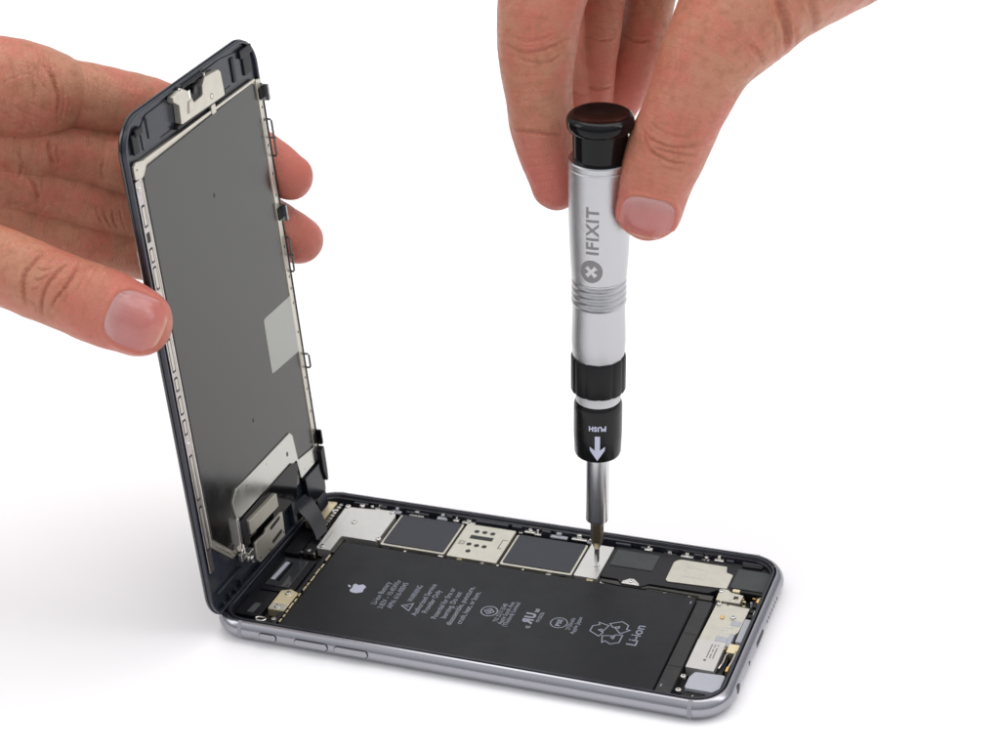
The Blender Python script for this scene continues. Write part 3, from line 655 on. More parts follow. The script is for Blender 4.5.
# writing on the driver
def cyl(R_of, off=.006):
    """map flat (u right, z up) seen from the camera to the curved surface"""
    def f(u, z): R = R_of(z) + off; a = u / R; return Vector((R * math.sin(a), SY * R * math.cos(a), z))
    return f
def prof_r(z):
    pr = sorted(((z_, r_) for r_, z_ in hp))
    for (a, ra), (b, rb) in zip(pr, pr[1:]):
        if a <= z <= b and b > a: return ra + (rb - ra) * (z - a) / (b - a)
    return hw(200, 31)
S1 = cyl(prof_r); sc1 = hw(225, 1)
zA, zB_ = zpx(242), zpx(195); u0 = -1.0 * sc1
bm = bmesh.new(); text_bm(bm, 'IFIXIT', .50, lambda v: S1(u0 - v.y, zA + v.x), .012, fit=zB_ - zA, curved=True); link('engraved_name', bm, engr, hd)
zc_ = zpx(259.5); uc = -8.2 * sc1; rd = 11.8 * sc1
bm = bmesh.new(); n = 32
NN = 5; grid = [[bm.verts.new(S1(uc + rd * r_ / NN * math.cos(2 * math.pi * k / n), zc_ + rd * 1.08 * r_ / NN * math.sin(2 * math.pi * k / n))) for k in range(n)] for r_ in range(1, NN + 1)]
bm.faces.new(grid[0])
for a, b in zip(grid, grid[1:]):
    for k in range(n): bm.faces.new((a[k], a[(k + 1) % n], b[(k + 1) % n], b[k]))
link('engraved_badge', bm, engr, hd)
S2 = cyl(prof_r, .010); bm = bmesh.new()
star = []
for k in range(4):
    a = math.radians(45 + 90 * k); star += [(math.cos(a - .30) * .66, math.sin(a - .30) * .66), (math.cos(a) * .56, math.sin(a) * .56), (math.cos(a + .30) * .66, math.sin(a + .30) * .66), (math.cos(a + math.radians(45)) * .20, math.sin(a + math.radians(45)) * .20)]
bm.faces.new([bm.verts.new(S2(uc + x * rd, zc_ + z * rd)) for x, z in star]); bmesh.ops.triangulate(bm, faces=bm.faces[:])
link('badge_cross', bm, handle_m, hd)
S3 = cyl(lambda z: hw(425, 24.3) + .004); sc3 = hw(425, 1)
white_pr = mat('lilac_white_print', (.60, .62, .78), .5)
bm = bmesh.new(); text_bm(bm, 'PUSH', .22, lambda v: S3(8.3 * sc3 - v.x, zpx(414.5) - v.y), .010, fit=17.5 * sc3, curved=True); link('push_lettering', bm, white_pr, slv)
bm = bmesh.new(); az0, az1, az2 = zpx(424), zpx(437), zpx(448)
cx_ = -.4 * sc3
A_ = [(-2.6, az0), (2.6, az0), (2.6, zpx(438)), (7.6, zpx(434.5)), (7.6, zpx(438)), (0, az2), (-7.6, zpx(438)), (-7.6, zpx(434.5)), (-2.6, zpx(438))]
bm.faces.new([bm.verts.new((cx_ + x * sc3, z, 0)) for x, z in A_]); fine(bm, .06)
for v in bm.verts: v.co = S3(v.co.x, v.co.y)
link('push_arrow', bm, white_pr, slv)

# ------------------------------------------------------------------ hands
HANDS = {'LEFT': {'crease': [],
          'fingers': {'index': [(-7.29, 2.099, 16.01, 1.3), (-6.081, 2.69, 15.766, 1.45), (-5.398, 3.201, 15.54, 1.42), (-4.923, 3.563, 15.413, 1.25), (-4.661, 3.861, 15.322, 1.03),
                                (-4.389, 4.134, 15.181, 0.97), (-3.66, 4.89, 14.712, 1.0), (-2.767, 6.045, 13.974, 0.96), (-1.698, 7.491, 12.772, 0.88), (-0.759, 8.212, 11.887, 0.8),
                                (0.061, 8.321, 11.296, 0.72)],
                      'middle': [(-7.401, 1.76, 14.453, 1.2), (-6.298, 2.522, 14.156, 1.22), (-5.443, 3.092, 13.912, 1.12), (-4.93, 3.401, 13.772, 0.97), (-4.625, 3.619, 13.62, 0.93),
                                 (-3.977, 4.152, 13.245, 0.94), (-3.382, 4.481, 12.978, 0.92), (-2.409, 5.492, 12.145, 0.9), (-1.266, 6.812, 10.887, 0.86), (-0.67, 7.958, 9.918, 0.8),
                                 (0.032, 8.504, 9.107, 0.75)],
                      'pinky': [(-7.513, 1.274, 12.434, 1.05), (-6.285, 1.894, 12.227, 1.0), (-5.444, 2.502, 11.638, 0.85), (-4.307, 3.201, 11.0, 0.78), (-3.209, 4.025, 10.391, 0.74),
                                (-2.224, 4.818, 9.809, 0.7), (-1.651, 5.517, 9.35, 0.62)],
                      'ring': [(-7.51, 1.57, 13.361, 1.15), (-6.287, 2.19, 13.157, 1.12), (-5.111, 3.068, 12.59, 0.95), (-3.884, 3.874, 11.862, 0.88), (-2.82, 4.743, 11.144, 0.85),
                               (-1.796, 5.695, 10.177, 0.8), (-1.062, 6.446, 9.486, 0.7)],
                      'thumb': [(-10.789, -1.581, 14.007, 1.9), (-8.249, -1.231, 13.271, 1.7), (-5.808, -1.191, 12.703, 1.25), (-3.986, -1.195, 12.278, 1.03), (-2.681, -1.152, 11.869, 1.05),
                                (-1.834, -1.099, 11.584, 1.03), (-0.961, -0.955, 11.228, 1.05), (-0.243, -0.758, 10.858, 0.95)]},
          'grooves': [([(-0.5396, 0.7682, -0.4117), (-0.5439, 0.7656, -0.4131), (-0.5475, 0.7621, -0.4167), (-0.5497, 0.7593, -0.4199), (-0.5501, 0.7569, -0.4237), (-0.5489, 0.7542, -0.4292),
                        (-0.5464, 0.7522, -0.4344)],
                       0.05, 0.05),
                      ([(-0.5283, 0.7702, -0.4161), (-0.5333, 0.7668, -0.4183), (-0.5369, 0.7633, -0.4219), (-0.5395, 0.7599, -0.426), (-0.5407, 0.7568, -0.4305), (-0.5404, 0.7539, -0.4356),
                        (-0.5385, 0.7524, -0.4395)],
                       0.05, 0.055),
                      ([(-0.5255, 0.7712, -0.4163), (-0.5276, 0.7675, -0.4212), (-0.5305, 0.7635, -0.4261), (-0.5343, 0.7591, -0.4309), (-0.5372, 0.7549, -0.4362)], 0.045, 0.05),
                      ([(-0.5451, 0.7625, -0.4177), (-0.5414, 0.7634, -0.4187), (-0.5379, 0.7652, -0.4181)], 0.03, 0.025),
                      ([(-0.5458, 0.7593, -0.4227), (-0.5418, 0.761, -0.4225), (-0.5385, 0.7637, -0.4201)], 0.03, 0.025), ([(-0.5457, 0.7569, -0.4269), (-0.543, 0.7583, -0.4262)], 0.03, 0.02),
                      ([(-0.5333, 0.7629, -0.4251), (-0.5301, 0.7621, -0.4286), (-0.5304, 0.7591, -0.4337)], 0.035, 0.02),
                      ([(-0.546, 0.7543, -0.4311), (-0.5429, 0.754, -0.4338), (-0.5425, 0.7522, -0.4372)], 0.03, 0.02),
                      ([(-0.5224, 0.7704, -0.4198), (-0.5243, 0.7662, -0.4256), (-0.528, 0.7614, -0.4313)], 0.04, 0.015),
                      ([(-0.552, 0.8104, -0.3305), (-0.5496, 0.8089, -0.3349), (-0.5478, 0.8076, -0.3384), (-0.5459, 0.8058, -0.3427), (-0.5444, 0.8039, -0.347), (-0.5441, 0.8011, -0.352),
                        (-0.5433, 0.798, -0.358)],
                       0.05, 0.06),
                      ([(-0.5553, 0.8097, -0.3295), (-0.5516, 0.8087, -0.3339), (-0.5481, 0.807, -0.3392), (-0.5462, 0.8052, -0.3435)], 0.035, 0.03),
                      ([(-0.5618, 0.8078, -0.3283), (-0.5597, 0.8057, -0.3335), (-0.5572, 0.8036, -0.3386), (-0.5557, 0.8015, -0.3434), (-0.5555, 0.7989, -0.348)], 0.035, 0.022),
                      ([(-0.5693, 0.8046, -0.3287), (-0.5673, 0.8024, -0.3338), (-0.5648, 0.8003, -0.339), (-0.5632, 0.798, -0.3442)], 0.035, 0.018),
                      ([(-0.5584, 0.8081, -0.3302), (-0.5558, 0.8061, -0.3354), (-0.553, 0.8047, -0.3397), (-0.5498, 0.8039, -0.3433)], 0.03, 0.016),
                      ([(-0.5651, 0.8056, -0.3298), (-0.5631, 0.8034, -0.3349), (-0.5605, 0.801, -0.341)], 0.03, 0.012),
                      ([(-0.5438, 0.8076, -0.3411), (-0.5422, 0.8052, -0.3463), (-0.5419, 0.8019, -0.3522), (-0.5427, 0.7992, -0.3563)], 0.04, 0.028),
                      ([(-0.5412, 0.8071, -0.3438), (-0.5396, 0.8047, -0.3489), (-0.5403, 0.8015, -0.354)], 0.03, 0.014),
                      ([(-0.572, 0.7977, -0.3386), (-0.566, 0.8014, -0.3364), (-0.5608, 0.8043, -0.3351), (-0.5553, 0.8058, -0.3362)], 0.03, 0.01),
                      ([(-0.5602, 0.7981, -0.346), (-0.5535, 0.7991, -0.349), (-0.5454, 0.8004, -0.3524)], 0.035, 0.016),
                      ([(-0.5663, 0.7949, -0.3474), (-0.5567, 0.7957, -0.3526), (-0.5473, 0.7977, -0.3556)], 0.03, 0.014),
                      ([(-0.5704, 0.7914, -0.3505), (-0.5608, 0.7925, -0.3553), (-0.5496, 0.7952, -0.3585)], 0.03, 0.012),
                      ([(-0.5702, 0.7964, -0.3421), (-0.5686, 0.794, -0.3472), (-0.5666, 0.7918, -0.3524)], 0.03, 0.012),
                      ([(-0.5462, 0.7935, -0.3637), (-0.5461, 0.7915, -0.3671), (-0.5447, 0.7896, -0.3714), (-0.5428, 0.7883, -0.3748)], 0.05, 0.05),
                      ([(-0.5423, 0.7939, -0.3656), (-0.5422, 0.7915, -0.3698), (-0.5402, 0.7898, -0.3742)], 0.035, 0.03),
                      ([(-0.5206, 0.798, -0.3736), (-0.5209, 0.7954, -0.3778), (-0.5193, 0.7931, -0.383)], 0.03, 0.025),
                      ([(-0.553, 0.7816, -0.3793), (-0.5497, 0.7804, -0.3837), (-0.5481, 0.778, -0.3889)], 0.045, 0.045),
                      ([(-0.5601, 0.7859, -0.3671), (-0.5573, 0.783, -0.374), (-0.5583, 0.7792, -0.3798)], 0.04, 0.03),
                      ([(-0.5178, 0.7873, -0.394), (-0.5163, 0.7854, -0.3983), (-0.513, 0.7841, -0.4027)], 0.03, 0.03),
                      ([(-0.5142, 0.7886, -0.3942), (-0.5126, 0.7863, -0.3994), (-0.5097, 0.7848, -0.4037)], 0.03, 0.03),
                      ([(-0.5104, 0.7895, -0.3953), (-0.5089, 0.7876, -0.3996), (-0.5065, 0.7858, -0.4043)], 0.025, 0.02),
                      ([(-0.5216, 0.7868, -0.3921), (-0.5202, 0.7849, -0.3964), (-0.5173, 0.7835, -0.4008)], 0.025, 0.02)],
          'nails': [('thumb', (-0.387, -0.797, 10.932), 0.8, 0.74)],
          'palm': [[(-13.959, -1.272, 15.679, 2.6), (-10.674, 0.181, 15.69, 2.0), (-8.285, 1.505, 15.678, 1.5), (-6.847, 2.307, 15.64, 1.3)],
                   [(-14.108, -1.31, 15.085, 2.4), (-10.804, 0.362, 14.407, 1.9), (-7.486, 1.784, 14.133, 1.2)],
                   [(-14.041, -1.569, 14.594, 2.4), (-10.817, 0.053, 13.465, 1.8), (-7.47, 1.412, 13.062, 1.1)],
                   [(-13.975, -1.828, 14.104, 2.2), (-10.98, -0.439, 12.734, 1.7), (-7.51, 1.261, 12.409, 1.0)], [(-24.234, -3.709, 17.553, 3.2), (-13.964, -1.456, 15.155, 2.7)]]},
 'RIGHT': {'crease': [],
           'fingers': {'index': [(9.974, 10.056, 20.459, 1.25), (9.017, 8.87, 19.086, 1.25), (8.649, 7.902, 17.678, 1.2), (8.592, 7.391, 16.419, 1.09), (8.677, 7.128, 15.068, 0.96),
                                 (8.888, 6.93, 13.741, 0.86), (9.175, 6.801, 12.585, 0.72)],
                       'middle': [(10.183, 11.688, 20.171, 1.2), (8.99, 10.676, 18.837, 1.1), (8.218, 9.948, 17.281, 1.0), (8.339, 9.406, 15.846, 0.92), (8.733, 8.859, 14.424, 0.82),
                                  (9.184, 8.276, 13.321, 0.7)],
                       'pinky': [(11.419, 14.543, 19.167, 1.15), (10.812, 13.98, 18.41, 0.9), (10.309, 13.008, 16.879, 0.8), (10.21, 12.109, 15.406, 0.76), (10.075, 11.159, 14.288, 0.7),
                                 (9.867, 10.293, 13.576, 0.6)],
                       'ring': [(10.574, 13.318, 19.753, 1.2), (9.652, 12.323, 18.682, 1.0), (9.087, 11.374, 17.024, 0.9), (9.078, 10.494, 15.52, 0.86), (9.176, 9.598, 14.335, 0.82),
                                (9.374, 8.889, 13.401, 0.7)],
                       'thumb': [(15.113, 10.764, 18.75, 2.2), (14.183, 8.947, 17.537, 1.75), (13.486, 7.601, 16.549, 1.33), (13.085, 6.815, 15.479, 1.12), (12.617, 6.249, 14.199, 1.08),
                                 (12.345, 5.882, 13.337, 0.98), (12.223, 5.677, 12.648, 0.9)]},
           'grooves': [([(-0.2798, 0.8949, -0.3739), (-0.2757, 0.8942, -0.3779), (-0.2713, 0.8944, -0.3807), (-0.266, 0.8953, -0.3827), (-0.2605, 0.8971, -0.3834), (-0.2543, 0.8997, -0.3834),
                         (-0.2499, 0.902, -0.3824)],
                        0.04, 0.038),
                       ([(-0.2752, 0.8922, -0.3817), (-0.271, 0.8915, -0.3858), (-0.2657, 0.892, -0.3886), (-0.2605, 0.8932, -0.3902), (-0.2552, 0.8954, -0.3901)], 0.04, 0.038),
                       ([(-0.2733, 0.8927, -0.3823), (-0.2685, 0.8934, -0.3842), (-0.2625, 0.8949, -0.3858), (-0.2556, 0.897, -0.3871), (-0.252, 0.8985, -0.3869)], 0.035, 0.032),
                       ([(-0.2782, 0.8945, -0.3757), (-0.2768, 0.8928, -0.3795), (-0.274, 0.8914, -0.3839), (-0.2703, 0.8908, -0.3875)], 0.035, 0.025),
                       ([(-0.2685, 0.8895, -0.391), (-0.2629, 0.8908, -0.3925), (-0.2575, 0.8931, -0.3924)], 0.03, 0.018),
                       ([(-0.2756, 0.8977, -0.372), (-0.2687, 0.8978, -0.3766), (-0.2602, 0.8997, -0.3792), (-0.2522, 0.9034, -0.3784)], 0.035, 0.016),
                       ([(-0.2185, 0.934, -0.3493), (-0.2179, 0.9376, -0.3434), (-0.2182, 0.9404, -0.3383), (-0.2203, 0.9431, -0.3323), (-0.2234, 0.9454, -0.3263), (-0.2261, 0.9483, -0.3194)], 0.12,
                        0.12),
                       ([(-0.2069, 0.9446, -0.339), (-0.2066, 0.9476, -0.334), (-0.2084, 0.9504, -0.328), (-0.2115, 0.9532, -0.3211)], 0.1, 0.06),
                       ([(-0.2267, 0.9294, -0.3513), (-0.2312, 0.9312, -0.3452), (-0.2358, 0.932, -0.3407)], 0.07, 0.035),
                       ([(-0.2136, 0.9382, -0.3453), (-0.2139, 0.9411, -0.3403), (-0.2155, 0.9434, -0.3351)], 0.06, 0.03),
                       ([(-0.3377, 0.8733, -0.3709), (-0.333, 0.8743, -0.3724), (-0.3275, 0.8761, -0.3732), (-0.3211, 0.878, -0.3744), (-0.3138, 0.8804, -0.3752)], 0.045, 0.04),
                       ([(-0.3467, 0.8911, -0.3342), (-0.3414, 0.8913, -0.3374), (-0.3362, 0.8925, -0.339), (-0.3304, 0.8949, -0.3389), (-0.3256, 0.8974, -0.3379), (-0.32, 0.9009, -0.3357),
                         (-0.316, 0.9044, -0.3326)],
                        0.045, 0.035),
                       ([(-0.339, 0.89, -0.3414), (-0.3325, 0.8914, -0.3434), (-0.3248, 0.8943, -0.3439), (-0.3193, 0.8982, -0.3408)], 0.04, 0.028),
                       ([(-0.343, 0.8939, -0.3319), (-0.3364, 0.8951, -0.3344), (-0.3293, 0.8983, -0.3339), (-0.3233, 0.9022, -0.3313)], 0.035, 0.02),
                       ([(-0.3066, 0.8951, -0.355), (-0.3024, 0.8959, -0.3566), (-0.2979, 0.8978, -0.3564), (-0.294, 0.9, -0.3554)], 0.03, 0.03),
                       ([(-0.2933, 0.9125, -0.3344), (-0.2885, 0.9131, -0.3367), (-0.2839, 0.9145, -0.3374), (-0.2795, 0.9166, -0.3369)], 0.035, 0.03),
                       ([(-0.3109, 0.9058, -0.3337), (-0.3029, 0.9077, -0.3359), (-0.2958, 0.9108, -0.3355)], 0.03, 0.02),
                       ([(-0.3131, 0.8912, -0.3572), (-0.3088, 0.8921, -0.3587), (-0.3044, 0.894, -0.3585)], 0.03, 0.02)],
           'nails': [('thumb', (12.223, 5.677, 12.648), 0.64, 0.72)],
           'palm': [[(9.912, 10.246, 20.406, 1.3), (11.663, 11.1, 20.662, 1.6), (14.913, 11.602, 19.276, 2.3)],
                    [(10.183, 11.688, 20.171, 1.25), (12.433, 12.448, 20.339, 1.6), (15.515, 12.631, 19.573, 2.2)],
                    [(10.574, 13.318, 19.753, 1.2), (13.021, 13.516, 20.082, 1.5), (15.901, 13.443, 19.649, 2.0)],
                    [(11.419, 14.543, 19.167, 1.2), (13.712, 14.264, 19.625, 1.5), (16.107, 13.802, 19.701, 2.0)],
                    [(14.837, 10.774, 18.537, 2.35), (16.41, 12.393, 19.176, 2.5), (18.731, 14.565, 20.246, 2.7), (25.728, 19.982, 23.653, 3.3)]]}}
def skin_material():
    m = bpy.data.materials.new('skin'); m.use_nodes = True; t = m.node_tree; b = t.nodes['Principled BSDF']; N = t.nodes.new; L = t.links.new
    tcn = N('ShaderNodeTexCoord')
    def noise_(scale, det=5, rough=.6, vec=None):
        n = N('ShaderNodeTexNoise'); n.inputs['Scale'].default_value = scale; n.inputs['Detail'].default_value = det; n.inputs['Roughness'].default_value = rough
        L(vec or tcn.outputs['Object'], n.inputs['Vector']); return n
    def ramp(src, a, b_, lo=0., hi=1.):
        r = N('ShaderNodeMapRange'); r.inputs[1].default_value = a; r.inputs[2].default_value = b_; r.inputs[3].default_value = lo; r.inputs[4].default_value = hi; L(src, r.inputs[0]); return r.outputs[0]
    def mix(f, a, b_):
        x = N('ShaderNodeMix'); x.data_type = 'RGBA'
        if isinstance(f, float): x.inputs[0].default_value = f
        else: L(f, x.inputs[0])
        for i, c in ((6, a), (7, b_)):
            if isinstance(c, tuple): x.inputs[i].default_value = (*c, 1)
            else: L(c, x.inputs[i])
        return x.outputs[2]
    base = (.51, .225, .134); red = (.55, .165, .108); pale = (.60, .30, .195); tan = (.38, .145, .072)
    n1 = noise_(.9); n2 = noise_(3.5); n3 = noise_(14, 3)
    c = mix(ramp(n1.outputs[0], .42, .62), base, red); c = mix(ramp(n2.outputs[0], .48, .68, 0, .75), c, tan); c = mix(ramp(n3.outputs[0], .5, .8, 0, .55), c, pale); n5 = noise_(28, 2); c = mix(ramp(n5.outputs[0], .52, .8, 0, .3), c, red)
    at = N('ShaderNodeAttribute'); at.attribute_name = 'blush'; c = mix(at.outputs['Fac'], c, (.57, .155, .115))
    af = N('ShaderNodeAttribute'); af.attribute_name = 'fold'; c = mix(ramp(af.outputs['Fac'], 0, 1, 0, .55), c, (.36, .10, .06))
    L(c, b.inputs['Base Color'])
    b.inputs['Roughness'].default_value = .46; b.inputs['Specular IOR Level'].default_value = .42
    L(ramp(n2.outputs[0], .3, .7, .30, .44), b.inputs['Roughness'])
    b.inputs['Subsurface Weight'].default_value = .16; b.inputs['Subsurface Radius'].default_value = (.22, .08, .04); b.inputs['Subsurface Scale'].default_value = 1.0
    # cross lines along each finger + pores
    a2 = N('ShaderNodeAttribute'); a2.attribute_name = 'fuv'
    mp = N('ShaderNodeMapping'); mp.inputs['Scale'].default_value = (1.0, .22, 1.0); L(a2.outputs['Vector'], mp.inputs['Vector'])
    l1 = noise_(13, 4, .65, mp.outputs[0])
    vo = N('ShaderNodeTexVoronoi'); vo.feature = 'DISTANCE_TO_EDGE'; vo.inputs['Scale'].default_value = 16
    wn = noise_(6, 2); vm = N('ShaderNodeVectorMath'); vm.operation = 'MULTIPLY_ADD'; vm.inputs[1].default_value = (.12, .12, .12); L(wn.outputs['Color'], vm.inputs[0]); L(tcn.outputs['Object'], vm.inputs[2]); L(vm.outputs[0], vo.inputs['Vector'])
    v2 = ramp(vo.outputs['Distance'], 0., .12, -1., 0.)
    ad = N('ShaderNodeMath'); ad.operation = 'MULTIPLY_ADD'; ad.inputs[1].default_value = .25; L(v2, ad.inputs[0]); L(l1.outputs[0], ad.inputs[2])
    bp = N('ShaderNodeBump'); bp.inputs['Strength'].default_value = .6; bp.inputs['Distance'].default_value = .075; L(ad.outputs[0], bp.inputs['Height'])
    n4 = noise_(1.8, 3); bp2 = N('ShaderNodeBump'); bp2.inputs['Strength'].default_value = .35; bp2.inputs['Distance'].default_value = .12; L(n4.outputs[0], bp2.inputs['Height']); L(bp.outputs[0], bp2.inputs['Normal'])
    L(bp2.outputs[0], b.inputs['Normal'])
    return m
skin = skin_material()
nail_m = mat('fingernail', (.66, .33, .30), .24, 0, coat=.2)
t_ = nail_m.node_tree; b_ = t_.nodes['Principled BSDF']; a_ = t_.nodes.new('ShaderNodeAttribute'); a_.attribute_name = 'along'
r_ = t_.nodes.new('ShaderNodeValToRGB'); m_ = t_.nodes.new('ShaderNodeMapRange'); m_.inputs[1].default_value = -1.2; m_.inputs[2].default_value = 1.0
t_.links.new(a_.outputs['Fac'], m_.inputs[0]); t_.links.new(m_.outputs[0], r_.inputs[0]); t_.links.new(r_.outputs[0], b_.inputs['Base Color'])
a3 = t_.nodes.new('ShaderNodeAttribute'); a3.attribute_name = 'nuv'; n3_ = t_.nodes.new('ShaderNodeTexNoise'); n3_.inputs['Scale'].default_value = 1.; n3_.inputs['Detail'].default_value = 3; b3 = t_.nodes.new('ShaderNodeBump'); b3.inputs['Strength'].default_value = .5; b3.inputs['Distance'].default_value = .03
t_.links.new(a3.outputs['Vector'], n3_.inputs['Vector']); t_.links.new(n3_.outputs['Fac'], b3.inputs['Height']); t_.links.new(b3.outputs[0], b_.inputs['Normal'])
for k_, (p_, c_) in enumerate(((0, (.52, .30, .28)), (.20, (.50, .27, .25)), (.40, (.46, .18, .165)), (.75, (.48, .155, .135)), (.93, (.52, .18, .145)), (.98, (.58, .31, .22)))):
    e_ = r_.color_ramp.elements[k_] if k_ < 2 else r_.color_ramp.elements.new(p_); e_.position = p_; e_.color = (*c_, 1)
b_.inputs['Subsurface Weight'].default_value = .15; b_.inputs['Subsurface Radius'].default_value = (.2, .07, .05)

def spline(ch, k=6):
    P = np.array(ch, float); out = []
    for i in range(len(P) - 1):
        p0 = P[max(i - 1, 0)]; p1 = P[i]; p2 = P[i + 1]; p3 = P[min(i + 2, len(P) - 1)]
        for j in range(k):
            u = j / k; out.append(.5 * (2 * p1 + (p2 - p0) * u + (2 * p0 - 5 * p1 + 4 * p2 - p3) * u * u + (3 * p1 - 3 * p2 + p3 - p0) * u ** 3))
    out.append(P[-1]); return np.array(out)
def smin(a, b, k):
    h = np.clip(.5 + .5 * (b - a) / k, 0, 1); return b + (a - b) * h - k * h * (1 - h)
def build_hand(nm, spec, h=.066):
    F = {k: spline(c) for k, c in spec['fingers'].items()}; Pm = [spline(c) for c in spec['palm']]
    allp = np.vstack(list(F.values()) + Pm)
    # keep the forearm short: clip box
    lo = (allp[:, :3] - allp[:, 3:]).min(0) - .4; hi = (allp[:, :3] + allp[:, 3:]).max(0) + .4
    n = np.ceil((hi - lo) / h).astype(int) + 1
    gx, gy, gz = [lo[i] + h * np.arange(n[i], dtype=np.float32) for i in range(3)]
    def field(chains, blend=None):
        D = np.full(n, 3., np.float32)
        for ch in chains:
            for a, b in zip(ch[:-1], ch[1:]):
                R = max(a[3], b[3]) + .9
                i0 = np.maximum(((np.minimum(a[:3], b[:3]) - R - lo) / h).astype(int), 0); i1 = np.minimum(((np.maximum(a[:3], b[:3]) + R - lo) / h).astype(int) + 1, n)
                X = gx[i0[0]:i1[0], None, None] - a[0]; Y = gy[None, i0[1]:i1[1], None] - a[1]; Z = gz[None, None, i0[2]:i1[2]] - a[2]
                d = b[:3] - a[:3]; L2 = d @ d
                t = np.clip((X * d[0] + Y * d[1] + Z * d[2]) / L2, 0, 1)
                q = np.sqrt((X - t * d[0]) ** 2 + (Y - t * d[1]) ** 2 + (Z - t * d[2]) ** 2) - (a[3] + (b[3] - a[3]) * t)
                sl = (slice(i0[0], i1[0]), slice(i0[1], i1[1]), slice(i0[2], i1[2]))
                D[sl] = np.minimum(D[sl], q) if blend is None else smin(D[sl], q.astype(np.float32), blend)
        return D
    D = None
    for k, ch in F.items():
        d = field([ch]); D = d if D is None else smin(D, d, .05 if k != 'thumb' else .12)
    P = None
    for ch in Pm:
        d = field([ch]); P = d if P is None else smin(P, d, .55)
    D = smin(D, P, .55); del P
    # surface nets
    s = D < 0; c = [s[i:n[0] - 1 + i, j:n[1] - 1 + j, k:n[2] - 1 + k] for i in (0, 1) for j in (0, 1) for k in (0, 1)]
    anyc = np.logical_or.reduce(c); allc = np.logical_and.reduce(c); act = anyc & ~allc
    idx = -np.ones(act.shape, np.int64); cells = np.argwhere(act); idx[act] = np.arange(len(cells))
    acc = np.zeros((len(cells), 3)); cnt = np.zeros(len(cells))
    co = [(i, j, k) for i in (0, 1) for j in (0, 1) for k in (0, 1)]
    for a in co:
        for ax_ in range(3):
            if a[ax_] == 1: continue
            b = list(a); b[ax_] = 1
            da = D[cells[:, 0] + a[0], cells[:, 1] + a[1], cells[:, 2] + a[2]]; db = D[cells[:, 0] + b[0], cells[:, 1] + b[1], cells[:, 2] + b[2]]
            cr_ = (da < 0) != (db < 0); t = np.where(cr_, da / np.where(cr_, da - db, 1), 0)
            p = np.array(a, float)[None] + t[:, None] * (np.array(b) - np.array(a))[None]
            acc += np.where(cr_[:, None], p, 0); cnt += cr_
    V = (cells + acc / cnt[:, None]) * h + lo
    quads = []
    for ax_ in range(3):
        A = [0, 1, 2]; A.remove(ax_); u, v = A
        sl0 = [slice(1, n[i] - 1) for i in range(3)]; sl0[ax_] = slice(0, n[ax_] - 1); sl1 = list(sl0); sl1[ax_] = slice(1, n[ax_])
        e0 = s[tuple(sl0)]; e1 = s[tuple(sl1)]; base_ = np.array([sl0[i].start for i in range(3)])
        for flip in (0, 1):
            w = np.argwhere((e0 & ~e1) if flip else (~e0 & e1)) + base_
            def g(du, dv):
                q = w.copy(); q[:, u] += du; q[:, v] += dv; return idx[q[:, 0], q[:, 1], q[:, 2]]
            q = np.stack([g(-1, -1), g(0, -1), g(0, 0), g(-1, 0)], 1)
            if (flip == 0) ^ (ax_ == 1): q = q[:, ::-1]
            quads.append(q)
    Q = np.vstack(quads)
    # smooth twice
    def smooth(V, w):
        E = np.vstack([Q[:, [0, 1]], Q[:, [1, 2]], Q[:, [2, 3]], Q[:, [3, 0]]]); acc = np.zeros_like(V); c = np.zeros(len(V))
        for i, j in ((0, 1), (1, 0)):
            for k in range(3): acc[:, k] += np.bincount(E[:, i], V[E[:, j], k], len(V))
            c += np.bincount(E[:, i], minlength=len(V))
        return V + (acc / c[:, None] - V) * w
    for _ in range(3): V = smooth(V, .6); V = smooth(V, -.5)
    # one catmull-like split: halves the spacing so that creases can be cut
    E = np.vstack([Q[:, [0, 1]], Q[:, [1, 2]], Q[:, [2, 3]], Q[:, [3, 0]]]); key = np.sort(E, 1); uk, inv = np.unique(key[:, 0] * len(V) + key[:, 1], return_inverse=True); inv = inv.ravel()
    em = (V[uk // len(V)] + V[uk % len(V)]) / 2; fc = V[Q].mean(1); nv = len(V); ne = len(em); nq = len(Q)
    e4 = [nv + inv[i * nq:(i + 1) * nq] for i in range(4)]; ff = nv + ne + np.arange(nq)
    V = np.vstack([V, em, fc]); Q = np.vstack([np.stack([Q[:, i], e4[i], ff, e4[(i + 3) % 4]], 1) for i in range(4)])
    for _ in range(2): V = smooth(V, .6)
    # vertex normals
    fn = np.cross(V[Q[:, 2]] - V[Q[:, 0]], V[Q[:, 3]] - V[Q[:, 1]]); VN = np.zeros_like(V)
    for i in range(4):
        for k in range(3): VN[:, k] += np.bincount(Q[:, i], fn[:, k], len(V))
    VN /= np.linalg.norm(VN, axis=1)[:, None] + 1e-9
    # finger coordinates: nearest chain, length along it, angle round it
    best = np.full(len(V), 1e9); AXL = np.zeros(len(V)); FI = np.zeros(len(V), int); ANG = np.zeros(len(V)); FROMTIP = np.zeros(len(V)); names = list(F) + ['palm%d' % i for i in range(len(Pm))]
    info = {}
